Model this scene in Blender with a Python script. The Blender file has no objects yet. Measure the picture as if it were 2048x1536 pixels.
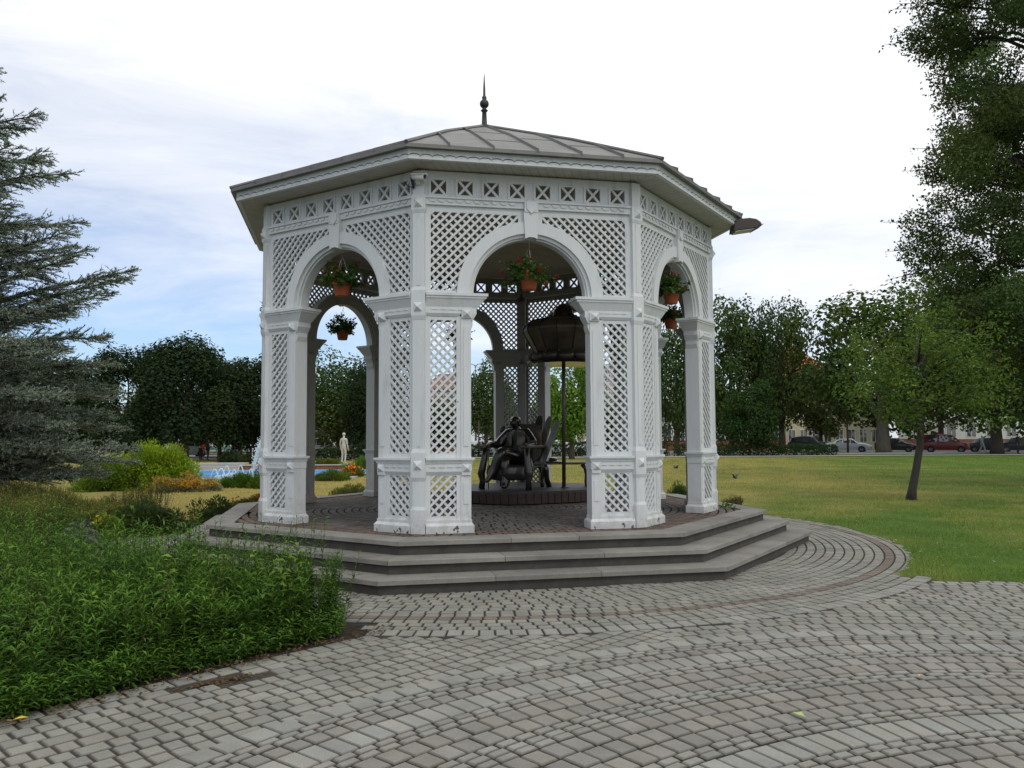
import bpy, bmesh, math, random
import numpy as np
from mathutils import Matrix, Vector

random.seed(7)
RNG = np.random.default_rng(11)
S = bpy.context.scene
COL = S.collection
PI = math.pi
R_ = math.radians

# ------------------------------------------------------------------ camera
CAM_H = 1.6
PIT, ROLL, FPX = 0.0615, -0.0056, 1624.85
cam = bpy.data.cameras.new('camera')
cam.sensor_width = 36.0
cam.lens = FPX / 2048 * 36
cam.clip_end = 3000
cam.clip_start = 0.05
camo = bpy.data.objects.new('camera', cam)
COL.objects.link(camo)
_r0 = Vector((1, 0, 0)); _u0 = Vector((0, -math.sin(PIT), math.cos(PIT))); _f = Vector((0, math.cos(PIT), math.sin(PIT)))
_c, _s = math.cos(ROLL), math.sin(ROLL)
_R = _r0 * _c + _u0 * _s
_U = -_r0 * _s + _u0 * _c
camo.matrix_world = Matrix(((_R.x, _U.x, -_f.x, 0), (_R.y, _U.y, -_f.y, 0), (_R.z, _U.z, -_f.z, CAM_H), (0, 0, 0, 1)))
S.camera = camo

def gz(x, y):
    """terrain height: level round the plaza, falling gently away beyond it"""
    return -0.008 * max(0.0, y - 20.0)

def bearing(px, Y):
    """world x of the survey bearing px at distance Y"""
    return (px - 1024) / FPX * Y

def height_at(py, Y, px=1024):
    return CAM_H + (868 - (px - 1024) * 0.0056 - py) / FPX * Y

# ------------------------------------------------------------------ materials
MAT = {}
def _nodes(name):
    m = bpy.data.materials.new(name); m.use_nodes = True
    nt = m.node_tree; nt.nodes.clear()
    out = nt.nodes.new('ShaderNodeOutputMaterial')
    MAT[name] = m
    return m, nt, out

def N(nt, typ, **kw):
    n = nt.nodes.new(typ)
    for k, v in kw.items():
        if k in n.inputs.keys(): n.inputs[k].default_value = v
        else: setattr(n, k, v)
    return n

def L(nt, a, b): nt.links.new(a, b)

def mixcol(nt, fac, a, b, mode='MIX'):
    n = nt.nodes.new('ShaderNodeMix'); n.data_type = 'RGBA'; n.blend_type = mode
    for sock, v in ((n.inputs[0], fac), (n.inputs[6], a), (n.inputs[7], b)):
        if isinstance(v, (int, float)): sock.default_value = v
        elif isinstance(v, (tuple, list)): sock.default_value = (*v[:3], 1)
        else: L(nt, v, sock)
    return n.outputs[2]

def noise(nt, scale, detail=4, rough=0.6, coord=None, out='Fac', dist=0.0):
    n = nt.nodes.new('ShaderNodeTexNoise')
    n.inputs['Scale'].default_value = scale; n.inputs['Detail'].default_value = detail
    n.inputs['Roughness'].default_value = rough; n.inputs['Distortion'].default_value = dist
    if coord is not None: L(nt, coord, n.inputs['Vector'])
    return n.outputs[out]

def ramp(nt, fac, stops):
    n = nt.nodes.new('ShaderNodeValToRGB')
    while len(n.color_ramp.elements) < len(stops): n.color_ramp.elements.new(0.5)
    for e, (p, c) in zip(n.color_ramp.elements, stops):
        e.position = p
        e.color = (*c, 1) if isinstance(c, (tuple, list)) else (c, c, c, 1)
    L(nt, fac, n.inputs[0])
    return n.outputs[0]

def coords(nt, kind='Object', scale=None):
    t = nt.nodes.new('ShaderNodeTexCoord')
    if scale is None: return t.outputs[kind]
    m = nt.nodes.new('ShaderNodeMapping'); m.inputs['Scale'].default_value = scale
    L(nt, t.outputs[kind], m.inputs['Vector'])
    return m.outputs['Vector']

def simple(name, col, rough=0.6, metal=0.0, spec=0.5, var=0.12, scale=6.0, bump=0.0, bscale=60.0, stretch=None, coat=0.0):
    m, nt, out = _nodes(name)
    p = N(nt, 'ShaderNodeBsdfPrincipled', Roughness=rough, Metallic=metal)
    p.inputs['Specular IOR Level'].default_value = spec
    p.inputs['Coat Weight'].default_value = coat
    co = coords(nt, 'Object', stretch)
    f = noise(nt, scale, 5, 0.65, co)
    c = ramp(nt, f, [(0.25, tuple(x * (1 - var) for x in col)), (0.75, tuple(min(1, x * (1 + var)) for x in col))])
    L(nt, c, p.inputs['Base Color'])
    if bump:
        b = N(nt, 'ShaderNodeBump', Strength=bump, Distance=0.01)
        L(nt, noise(nt, bscale, 4, 0.7, co), b.inputs['Height']); L(nt, b.outputs[0], p.inputs['Normal'])
    L(nt, p.outputs[0], out.inputs[0])
    return m

def leafmat(name, trans=0.24, rough=0.65, gloss=0.14):
    """foliage: colour comes from the leaves' own colour attribute"""
    m, nt, out = _nodes(name)
    a = N(nt, 'ShaderNodeAttribute', attribute_name='col')
    p = N(nt, 'ShaderNodeBsdfPrincipled', Roughness=rough)
    p.inputs['Specular IOR Level'].default_value = gloss
    L(nt, a.outputs['Color'], p.inputs['Base Color'])
    t = N(nt, 'ShaderNodeBsdfTranslucent')
    L(nt, mixcol(nt, 1.0, a.outputs['Color'], (1.25, 1.35, 0.6), 'MULTIPLY'), t.inputs['Color'])
    mx = N(nt, 'ShaderNodeMixShader', Fac=trans)
    L(nt, p.outputs[0], mx.inputs[1]); L(nt, t.outputs[0], mx.inputs[2])
    L(nt, mx.outputs[0], out.inputs[0])
    return m

def attrmat(name, rough=0.85, grain=220.0, gvar=0.35, bump=0.25, spec=0.3, blotch=0.25):
    """stone: colour attribute times fine grain and larger weather blotches"""
    m, nt, out = _nodes(name)
    a = N(nt, 'ShaderNodeAttribute', attribute_name='col')
    p = N(nt, 'ShaderNodeBsdfPrincipled', Roughness=rough)
    p.inputs['Specular IOR Level'].default_value = spec
    co = coords(nt, 'Object')
    g = noise(nt, grain, 3, 0.7, co)
    bl = noise(nt, 2.2, 6, 0.65, co)
    c = mixcol(nt, 1.0, a.outputs['Color'], ramp(nt, g, [(0.3, 1 - gvar), (0.7, 1 + gvar * 0.6)]), 'MULTIPLY')
    c = mixcol(nt, 1.0, c, ramp(nt, bl, [(0.3, 1 - blotch), (0.7, 1.0 + blotch * 0.4)]), 'MULTIPLY')
    L(nt, c, p.inputs['Base Color'])
    b = N(nt, 'ShaderNodeBump', Strength=bump, Distance=0.004)
    L(nt, g, b.inputs['Height']); L(nt, b.outputs[0], p.inputs['Normal'])
    L(nt, p.outputs[0], out.inputs[0])
    return m

# white painted timber with grime, faint grain and chipped paint close to the floor
def make_white(name='white_paint', base=(0.635, 0.655, 0.655)):
    m, nt, out = _nodes(name)
    p = N(nt, 'ShaderNodeBsdfPrincipled', Roughness=0.5)
    p.inputs['Specular IOR Level'].default_value = 0.35
    co = coords(nt, 'Object')
    grime = noise(nt, 3.0, 6, 0.7, coords(nt, 'Object', (1.6, 1.6, 0.35)))
    fine = noise(nt, 45, 4, 0.7, coords(nt, 'Object', (1, 1, 0.12)))
    c = ramp(nt, grime, [(0.22, tuple(x * 0.70 for x in base)), (0.45, tuple(x * 0.96 for x in base)), (0.75, base)])
    c = mixcol(nt, 1.0, c, ramp(nt, fine, [(0.3, 0.94), (0.65, 1.01)]), 'MULTIPLY')
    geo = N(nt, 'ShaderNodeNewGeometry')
    # interior shade put into the colour: sides facing into the gazebo turn darker, browner
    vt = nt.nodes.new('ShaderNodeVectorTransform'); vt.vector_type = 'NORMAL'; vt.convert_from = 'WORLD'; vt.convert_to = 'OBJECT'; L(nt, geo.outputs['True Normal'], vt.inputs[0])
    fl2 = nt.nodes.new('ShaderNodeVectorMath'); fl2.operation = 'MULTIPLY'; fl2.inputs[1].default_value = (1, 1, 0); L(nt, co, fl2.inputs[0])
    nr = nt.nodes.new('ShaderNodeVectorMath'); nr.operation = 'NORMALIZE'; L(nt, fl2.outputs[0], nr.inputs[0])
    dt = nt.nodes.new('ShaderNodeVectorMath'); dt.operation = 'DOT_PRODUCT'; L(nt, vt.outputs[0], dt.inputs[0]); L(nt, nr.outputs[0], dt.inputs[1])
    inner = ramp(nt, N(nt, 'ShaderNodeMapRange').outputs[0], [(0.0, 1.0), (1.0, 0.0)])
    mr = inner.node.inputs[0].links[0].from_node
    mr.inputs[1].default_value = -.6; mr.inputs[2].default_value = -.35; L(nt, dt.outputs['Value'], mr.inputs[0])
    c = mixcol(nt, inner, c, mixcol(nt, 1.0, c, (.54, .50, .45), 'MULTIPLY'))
    # splashed dirt low down
    spl = noise(nt, 7, 6, .75, co)
    lm2 = N(nt, 'ShaderNodeMapRange'); lm2.inputs[1].default_value = .47; lm2.inputs[2].default_value = .95; lm2.inputs[3].default_value = .20; lm2.inputs[4].default_value = -.2
    ad2 = N(nt, 'ShaderNodeMath', operation='ADD'); L(nt, spl, ad2.inputs[0]); L(nt, lm2.outputs[0], ad2.inputs[1])
    sep = N(nt, 'ShaderNodeSeparateXYZ'); L(nt, geo.outputs['Position'], sep.inputs[0])
    lowmask = N(nt, 'ShaderNodeMapRange'); lowmask.inputs[1].default_value = 0.46; lowmask.inputs[2].default_value = 0.62
    lowmask.inputs[3].default_value = 0.16; lowmask.inputs[4].default_value = 0.0
    L(nt, sep.outputs['Z'], lowmask.inputs[0])
    ch = noise(nt, 13, 3, 0.55, co)
    add = N(nt, 'ShaderNodeMath', operation='ADD'); L(nt, ch, add.inputs[0]); L(nt, lowmask.outputs[0], add.inputs[1])
    L(nt, sep.outputs['Z'], lm2.inputs[0])
    c = mixcol(nt, ramp(nt, ad2.outputs[0], [(.52, 0.0), (.75, .45)]), c, (.33, .31, .26))
    chip = ramp(nt, add.outputs[0], [(0.765, 0.0), (0.775, 1.0)])
    c = mixcol(nt, chip, c, (0.11, 0.09, 0.07))
    L(nt, c, p.inputs['Base Color'])
    b = N(nt, 'ShaderNodeBump', Strength=0.12, Distance=0.004)
    L(nt, fine, b.inputs['Height']); L(nt, b.outputs[0], p.inputs['Normal'])
    L(nt, p.outputs[0], out.inputs[0])
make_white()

def make_boards(name, col, axis_scale=(0, 14, 0), var=0.2):
    m, nt, out = _nodes(name)
    p = N(nt, 'ShaderNodeBsdfPrincipled', Roughness=0.7)
    co = coords(nt, 'Object')
    w = nt.nodes.new('ShaderNodeTexWave'); w.wave_type = 'BANDS'; w.bands_direction = 'Y'; w.wave_profile = 'SAW'
    w.inputs['Scale'].default_value = 3.2; L(nt, co, w.inputs['Vector'])
    line = ramp(nt, w.outputs['Fac'], [(0.0, 0.35), (0.06, 1.0), (0.95, 1.0), (1.0, 0.5)])
    n = noise(nt, 5, 5, 0.65, co)
    c = ramp(nt, n, [(0.3, tuple(x * (1 - var) for x in col)), (0.7, tuple(x * (1 + var * .4) for x in col))])
    c = mixcol(nt, 1.0, c, line, 'MULTIPLY')
    L(nt, c, p.inputs['Base Color']); L(nt, p.outputs[0], out.inputs[0])
make_boards('soffit_boards', (0.50, 0.48, 0.43))
make_boards('ceiling_boards', (0.46, 0.41, 0.35))

simple('roof_metal', (0.165, 0.16, 0.15), rough=0.55, metal=0.25, var=0.3, scale=2.2, bump=0.08, bscale=12)
simple('roof_edge', (0.12, 0.118, 0.112), rough=0.5, metal=0.3, var=0.25)
simple('drip_edge', (0.16, 0.155, 0.145), rough=0.5, metal=0.3, var=0.2)
simple('patina', (0.035, 0.045, 0.043), rough=0.5, metal=0.5, var=0.3, scale=12)
simple('bronze', (0.040, 0.035, 0.031), rough=0.27, metal=0.6, coat=0.7, var=0.35, scale=5, bump=0.1, bscale=35)
simple('bronze_light', (0.13, 0.108, 0.085), rough=0.42, metal=0.6, var=0.4, scale=4, bump=0.1, bscale=25)
simple('bronze_worn', (0.26, 0.25, 0.23), rough=0.3, metal=0.8, var=0.3, scale=5)
simple('terracotta', (0.36, 0.085, 0.032), rough=0.65, var=0.2, scale=9, bump=0.1)
simple('shaded_pot', (0.085, 0.026, 0.014), rough=0.65, var=0.2, scale=9)  # pots in the rear arches: backlit silhouette darkness put into the colour
simple('wire', (0.35, 0.33, 0.3), rough=0.4, metal=0.7)
simple('black_plastic', (0.02, 0.02, 0.022), rough=0.35)
simple('dark_housing', (0.045, 0.032, 0.028), rough=0.45, metal=0.2)
simple('camera_white', (0.72, 0.72, 0.7), rough=0.4)
simple('lamp_glass', (0.42, 0.43, 0.42), rough=0.15, spec=0.8)
simple('lens_glass', (0.01, 0.01, 0.012), rough=0.08, spec=0.8)
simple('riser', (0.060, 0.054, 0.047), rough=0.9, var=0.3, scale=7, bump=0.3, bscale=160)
simple('plinth_brick', (0.042, 0.025, 0.019), rough=0.7, var=0.35, scale=16, bump=0.2)
simple('plinth_stone', (0.035, 0.033, 0.032), rough=0.6, var=0.3, scale=9)
simple('soil', (0.07, 0.05, 0.036), rough=0.95, var=0.45, scale=25, bump=0.7, bscale=70)
simple('bark', (0.075, 0.058, 0.045), rough=0.95, var=0.4, scale=5, bump=0.8, bscale=22, stretch=(3, 3, 0.5))
simple('bark_dark', (0.04, 0.033, 0.028), rough=0.95, var=0.4, scale=8, bump=0.8, bscale=30, stretch=(3, 3, 0.6))
simple('bark_grey', (0.10, 0.088, 0.07), rough=0.95, var=0.4, scale=3, bump=0.6, bscale=12, stretch=(2, 2, 0.6))
simple('stem_green', (0.06, 0.09, 0.03), rough=0.7)
simple('asphalt', (0.16, 0.16, 0.158), rough=0.9, var=0.15, scale=3, bump=0.2, bscale=200)
simple('path_concrete', (0.36, 0.35, 0.33), rough=0.9, var=0.12, scale=2)
simple('tyre', (0.018, 0.018, 0.018), rough=0.85)
simple('rim', (0.16, 0.16, 0.17), rough=0.35, metal=0.8)
simple('car_glass', (0.05, 0.06, 0.066), rough=0.04, spec=1.0, coat=0.5)
simple('headlight', (0.75, 0.76, 0.75), rough=0.12, spec=0.8)
simple('tail_light', (0.35, 0.02, 0.02), rough=0.2)
simple('plate', (0.7, 0.7, 0.66), rough=0.5)
simple('trim_black', (0.025, 0.025, 0.026), rough=0.5)
for nm, c in dict(paint_black=(0.012, 0.013, 0.014), paint_silver=(0.58, 0.61, 0.63), paint_maroon=(0.035, 0.016, 0.018),
                  paint_red=(0.24, 0.02, 0.02), paint_blue=(0.02, 0.028, 0.045), paint_white=(0.66, 0.67, 0.67),
                  paint_green=(0.10, 0.22, 0.17), paint_grey=(0.17, 0.18, 0.19), paint_pale=(0.5, 0.58, 0.52)).items():
    simple(nm, c, rough=0.28, spec=0.6, coat=0.6, var=0.03)
simple('render_cream', (0.62, 0.55, 0.38), rough=0.9, var=0.1, scale=0.8)
simple('render_white', (0.64, 0.64, 0.62), rough=0.9, var=0.08, scale=0.8)
simple('render_beige', (0.52, 0.44, 0.34), rough=0.9, var=0.1, scale=0.8)
simple('render_terracotta', (0.42, 0.24, 0.16), rough=0.9, var=0.12, scale=0.8)
simple('brick_red', (0.24, 0.095, 0.065), rough=0.9, var=0.3, scale=4)
simple('roof_tile', (0.46, 0.15, 0.055), rough=0.85, var=0.25, scale=2.5)
simple('roof_brown', (0.20, 0.10, 0.07), rough=0.85, var=0.25, scale=2.5)
simple('pool_tile', (0.12, 0.36, 0.66), rough=0.5, var=0.06)
simple('statue_stone', (0.52, 0.50, 0.45), rough=0.85, var=0.22, scale=9, bump=0.3, bscale=60)
simple('lamp_pole', (0.30, 0.31, 0.32), rough=0.5, metal=0.4)
simple('rust_post', (0.07, 0.035, 0.025), rough=0.8, var=0.3)
simple('skin', (0.45, 0.27, 0.20), rough=0.6)
simple('cloth_red', (0.62, 0.03, 0.03), rough=0.85)
simple('cloth_grey', (0.16, 0.17, 0.20), rough=0.85)
simple('cloth_dark', (0.03, 0.032, 0.04), rough=0.85)
simple('cloth_navy', (0.04, 0.05, 0.09), rough=0.85)
simple('cloth_khaki', (0.25, 0.22, 0.17), rough=0.85)
simple('cloth_pale', (0.40, 0.43, 0.38), rough=0.85)
simple('hair_grey', (0.35, 0.34, 0.33), rough=0.8)
simple('hair_dark', (0.03, 0.022, 0.017), rough=0.7)
simple('bird_dark', (0.035, 0.035, 0.045), rough=0.6)
simple('yellow_leaf', (0.62, 0.45, 0.05), rough=0.6, var=0.2, scale=40)
simple('green_leaf', (0.35, 0.42, 0.16), rough=0.6, var=0.2, scale=40)
leafmat('leaf'); leafmat('leaf_matte', trans=0.2, rough=0.75, gloss=0.1); leafmat('needle', trans=0.12, rough=0.6, gloss=0.2)
leafmat('petal', trans=0.25, rough=0.7, gloss=0.1); leafmat('grass_blade', trans=0.3, rough=0.7, gloss=0.12)
attrmat('paver'); attrmat('slab_stone', grain=260, gvar=0.45, bump=0.15, blotch=0.3)

# water: real refracting-looking surface of the basin, and white spray
def make_water():
    m, nt, out = _nodes('water')
    p = N(nt, 'ShaderNodeBsdfPrincipled', Roughness=0.08)
    p.inputs['Base Color'].default_value = (0.17, 0.37, 0.58, 1)
    p.inputs['Specular IOR Level'].default_value = 0.25
    b = N(nt, 'ShaderNodeBump', Strength=0.35, Distance=0.03)
    L(nt, noise(nt, 5, 3, 0.5, coords(nt, 'Object')), b.inputs['Height']); L(nt, b.outputs[0], p.inputs['Normal'])
    L(nt, p.outputs[0], out.inputs[0])
    m, nt, out = _nodes('spray')
    p = N(nt, 'ShaderNodeBsdfPrincipled', Roughness=0.4)
    p.inputs['Base Color'].default_value = (0.85, 0.88, 0.9, 1)
    t = N(nt, 'ShaderNodeBsdfTranslucent'); t.inputs['Color'].default_value = (0.85, 0.9, 0.92, 1)
    mx = N(nt, 'ShaderNodeMixShader', Fac=0.5); L(nt, p.outputs[0], mx.inputs[1]); L(nt, t.outputs[0], mx.inputs[2])
    L(nt, mx.outputs[0], out.inputs[0])
make_water()

# ------------------------------------------------------------------ mesh helpers
def np_mesh(name, verts, faces_list, col=None, smooth=False):
    """faces_list: arrays (M,k) of vertex indices, each with one k"""
    verts = np.asarray(verts, np.float32).reshape(-1, 3)
    me = bpy.data.meshes.new(name)
    me.vertices.add(len(verts)); me.vertices.foreach_set('co', verts.ravel())
    loops, starts, totals, s = [], [], [], 0
    for f in faces_list:
        f = np.asarray(f, np.int32)
        if not len(f): continue
        M, k = f.shape
        loops.append(f.ravel()); starts.append(s + np.arange(M, dtype=np.int32) * k); totals.append(np.full(M, k, np.int32)); s += M * k
    loops = np.concatenate(loops); starts = np.concatenate(starts); totals = np.concatenate(totals)
    me.loops.add(len(loops)); me.loops.foreach_set('vertex_index', loops)
    me.polygons.add(len(starts)); me.polygons.foreach_set('loop_start', starts); me.polygons.foreach_set('loop_total', totals)
    me.polygons.foreach_set('use_smooth', np.full(len(starts), bool(smooth)))
    me.update(calc_edges=True)
    if col is not None:
        a = me.attributes.new('col', 'FLOAT_COLOR', 'POINT')
        c = np.ones((len(verts), 4), np.float32); c[:, :3] = np.clip(col, 0, 1)
        a.data.foreach_set('color', c.ravel())
    return me

def link(name, me, mat=None, parent=None, loc=None, rotz=None):
    if mat is not None and not me.materials: me.materials.append(MAT[mat] if isinstance(mat, str) else mat)
    o = bpy.data.objects.new(name, me); COL.objects.link(o)
    if parent is not None: o.parent = parent
    if loc is not None: o.location = loc
    if rotz is not None: o.rotation_euler = (0, 0, rotz)
    return o

def tag(o, label=None, cat=None, group=None, kind=None):
    if label: o['label'] = label
    if cat: o['category'] = cat
    if group: o['group'] = group
    if kind: o['kind'] = kind
    return o

def thing(name, label, cat, loc=(0, 0, 0), rotz=0.0, group=None):
    o = bpy.data.objects.new(name, None); COL.objects.link(o)
    o.empty_display_size = 0.2
    o.location = loc; o.rotation_euler = (0, 0, rotz)
    return tag(o, label, cat, group)

def copy_tree(o, parent=None):
    c = o.copy(); COL.objects.link(c)
    if parent is not None: c.parent = parent
    for ch in [x for x in COL.objects if x.parent == o]: copy_tree(ch, c)
    return c

class MB:
    """collects primitives into one mesh; T maps local (a,b,c) to xyz"""
    def __init__(s, T=None): s.v, s.f, s.T = [], [], T
    def add(s, vs, fs):
        b = len(s.v)
        s.v += [tuple(s.T(*p)) if s.T else tuple(p) for p in vs]
        s.f += [tuple(b + i for i in f) for f in fs]
    def box(s, x0, x1, y0, y1, z0, z1):
        s.add([(x0, y0, z0), (x1, y0, z0), (x1, y1, z0), (x0, y1, z0), (x0, y0, z1), (x1, y0, z1), (x1, y1, z1), (x0, y1, z1)],
              [(0, 3, 2, 1), (4, 5, 6, 7), (0, 1, 5, 4), (1, 2, 6, 5), (2, 3, 7, 6), (3, 0, 4, 7)])
    def hexa(s, lo, hi):
        """frustum between two quads given as 4 points each"""
        s.add(list(lo) + list(hi), [(0, 3, 2, 1), (4, 5, 6, 7), (0, 1, 5, 4), (1, 2, 6, 5), (2, 3, 7, 6), (3, 0, 4, 7)])
    def prism(s, poly, axis, a0, a1):
        """poly in the two other axes (cyclic order) extruded along axis"""
        n = len(poly); vs = []
        for a in (a0, a1):
            for p, q in poly:
                vs.append({0: (a, p, q), 1: (p, a, q), 2: (p, q, a)}[axis])
        s.add(vs, [tuple(range(n - 1, -1, -1)), tuple(range(n, 2 * n))] + [(i, (i + 1) % n, n + (i + 1) % n, n + i) for i in range(n)])
    def pyramid(s, base4, apex):
        s.add(list(base4) + [apex], [(0, 1, 4), (1, 2, 4), (2, 3, 4), (3, 0, 4), (3, 2, 1, 0)])
    def tube(s, path, rad, sides=8, cap=True):
        P = [Vector(p) for p in path]; n = len(P)
        rr = rad if isinstance(rad, (list, tuple)) else [rad] * n
        vs, prev = [], None
        for i in range(n):
            d = (P[min(i + 1, n - 1)] - P[max(i - 1, 0)])
            d = d.normalized() if d.length > 1e-9 else Vector((0, 0, 1))
            if prev is None:
                a = d.cross(Vector((0, 0, 1)))
                if a.length < 1e-3: a = d.cross(Vector((1, 0, 0)))
                a.normalize()
            else:
                a = prev - d * prev.dot(d)
                if a.length < 1e-6: a = d.orthogonal()
                a.normalize()
            prev = a; b = d.cross(a)
            for k in range(sides):
                t = 2 * PI * k / sides
                vs.append(tuple(P[i] + (a * math.cos(t) + b * math.sin(t)) * rr[i]))
        fs = []
        for i in range(n - 1):
            for k in range(sides):
                k2 = (k + 1) % sides
                fs.append((i * sides + k, i * sides + k2, (i + 1) * sides + k2, (i + 1) * sides + k))
        if cap:
            fs.append(tuple(range(sides - 1, -1, -1))); fs.append(tuple(range((n - 1) * sides, n * sides)))
        s.add(vs, fs)
    def lathe(s, prof, segs=16, c=(0, 0), a0=0.0):
        vs = []
        for r, z in prof:
            for k in range(segs):
                t = a0 + 2 * PI * k / segs
                vs.append((c[0] + r * math.cos(t), c[1] + r * math.sin(t), z))
        fs = []
        for i in range(len(prof) - 1):
            for k in range(segs):
                k2 = (k + 1) % segs
                fs.append((i * segs + k, i * segs + k2, (i + 1) * segs + k2, (i + 1) * segs + k))
        if prof[0][0] > 1e-4: fs.append(tuple(range(segs - 1, -1, -1)))
        if prof[-1][0] > 1e-4: fs.append(tuple(range((len(prof) - 1) * segs, len(prof) * segs)))
        s.add(vs, fs)
    def ball(s, c, r, seg=10, ring=6):
        if not isinstance(r, (tuple, list)): r = (r, r, r)
        vs = [(c[0], c[1], c[2] - r[2])]
        for i in range(1, ring):
            ph = -PI / 2 + PI * i / ring
            for k in range(seg):
                t = 2 * PI * k / seg
                vs.append((c[0] + r[0] * math.cos(ph) * math.cos(t), c[1] + r[1] * math.cos(ph) * math.sin(t), c[2] + r[2] * math.sin(ph)))
        vs.append((c[0], c[1], c[2] + r[2])); fs = []
        for k in range(seg):
            fs.append((0, 1 + (k + 1) % seg, 1 + k))
        for i in range(ring - 2):
            for k in range(seg):
                a = 1 + i * seg; k2 = (k + 1) % seg
                fs.append((a + k, a + k2, a + seg + k2, a + seg + k))
        a = 1 + (ring - 2) * seg
        for k in range(seg): fs.append((a + k, a + (k + 1) % seg, len(vs) - 1))
        s.add(vs, fs)
    def mesh(s, name, smooth=False, bevel=0.0, origin=(0, 0, 0)):
        me = bpy.data.meshes.new(name)
        me.from_pydata([(x - origin[0], y - origin[1], z - origin[2]) for x, y, z in s.v], [], s.f)
        bm = bmesh.new(); bm.from_mesh(me)
        bmesh.ops.recalc_face_normals(bm, faces=bm.faces)
        if bevel: bmesh.ops.bevel(bm, geom=list(bm.edges), offset=bevel, segments=1, affect='EDGES', clamp_overlap=True)
        bm.to_mesh(me); bm.free()
        if smooth: me.polygons.foreach_set('use_smooth', np.ones(len(me.polygons), bool))
        return me
    def build(s, name, mat, parent=None, smooth=False, bevel=0.0, origin=(0, 0, 0), loc=None):
        return link(name, s.mesh(name, smooth, bevel, origin), mat, parent, loc)

def clip_poly(poly, x0, x1, z0, z1):
    def half(P, f):
        out = []
        for i in range(len(P)):
            a, b = P[i], P[(i + 1) % len(P)]
            fa, fb = f(a), f(b)
            if fa >= 0: out.append(a)
            if fa * fb < 0:
                t = fa / (fa - fb); out.append((a[0] + (b[0] - a[0]) * t, a[1] + (b[1] - a[1]) * t))
        return out
    for f in (lambda p: p[0] - x0, lambda p: x1 - p[0], lambda p: p[1] - z0, lambda p: z1 - p[1]):
        poly = half(poly, f)
        if len(poly) < 3: return None
    return poly

def laths(mb, x0, x1, z0, z1, nf, step=0.105, w=0.027, th=0.021, flip=1, circ=None):
    """crossed laths clipped to a rectangle (and to the outside of a circle): front layer one way, back layer the other"""
    cx_, cz_ = (x0 + x1) / 2, (z0 + z1) / 2
    D = (x1 - x0) + (z1 - z0)
    for layer, sg in ((0, flip), (1, -flip)):
        n1 = nf - layer * th; n0 = n1 - th + 0.0005
        d = (math.sqrt(.5), sg * math.sqrt(.5)); nrm = (-d[1], d[0])
        sp = step * math.sqrt(.5)
        K = int(D / sp) + 2
        for k in range(-K, K + 1):
            o = (cx_ + nrm[0] * (k + .37) * sp, cz_ + nrm[1] * (k + .37) * sp)
            spans = [(-D, D)]
            if circ:
                rx, rz = o[0] - circ[0], o[1] - circ[1]
                b = rx * d[0] + rz * d[1]; c = rx * rx + rz * rz - circ[2] ** 2
                disc = b * b - c
                if disc > 0:
                    q = math.sqrt(disc); spans = [(-D, -b - q), (-b + q, D)]
            for a0, a1 in spans:
                if a1 - a0 < 0.01: continue
                quad = [(o[0] + d[0] * t + nrm[0] * h, o[1] + d[1] * t + nrm[1] * h) for t, h in ((a0, -w / 2), (a1, -w / 2), (a1, w / 2), (a0, w / 2))]
                P = clip_poly(quad, x0, x1, z0, z1)
                if P: mb.prism(P, 1, n0, n1)
# ================================================================== GAZEBO
GX, GY, GROT = -0.4281, 13.0029, -2.5451
RP, FL = 3.5663, 0.457
SIDE = 2 * RP * math.sin(PI / 8)
T45 = (math.cos(R_(112.5)), math.sin(R_(112.5)))
N45 = (math.cos(R_(22.5)), math.sin(R_(22.5)))
def face_T(u, n, z):            # face between vertex 0 and vertex 1, gazebo space
    return (RP + T45[0] * u + N45[0] * n, T45[1] * u + N45[1] * n, z)
def wing_T(s):                  # panel wing on either side of the vertex at angle 0
    return lambda u, n, z: (RP + T45[0] * u + N45[0] * n, s * (T45[1] * u + N45[1] * n), z)

gaz = thing('gazebo', 'large white octagonal timber gazebo with lattice panels, round arches and a grey metal roof', 'gazebo', (GX, GY, 0), GROT)

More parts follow.
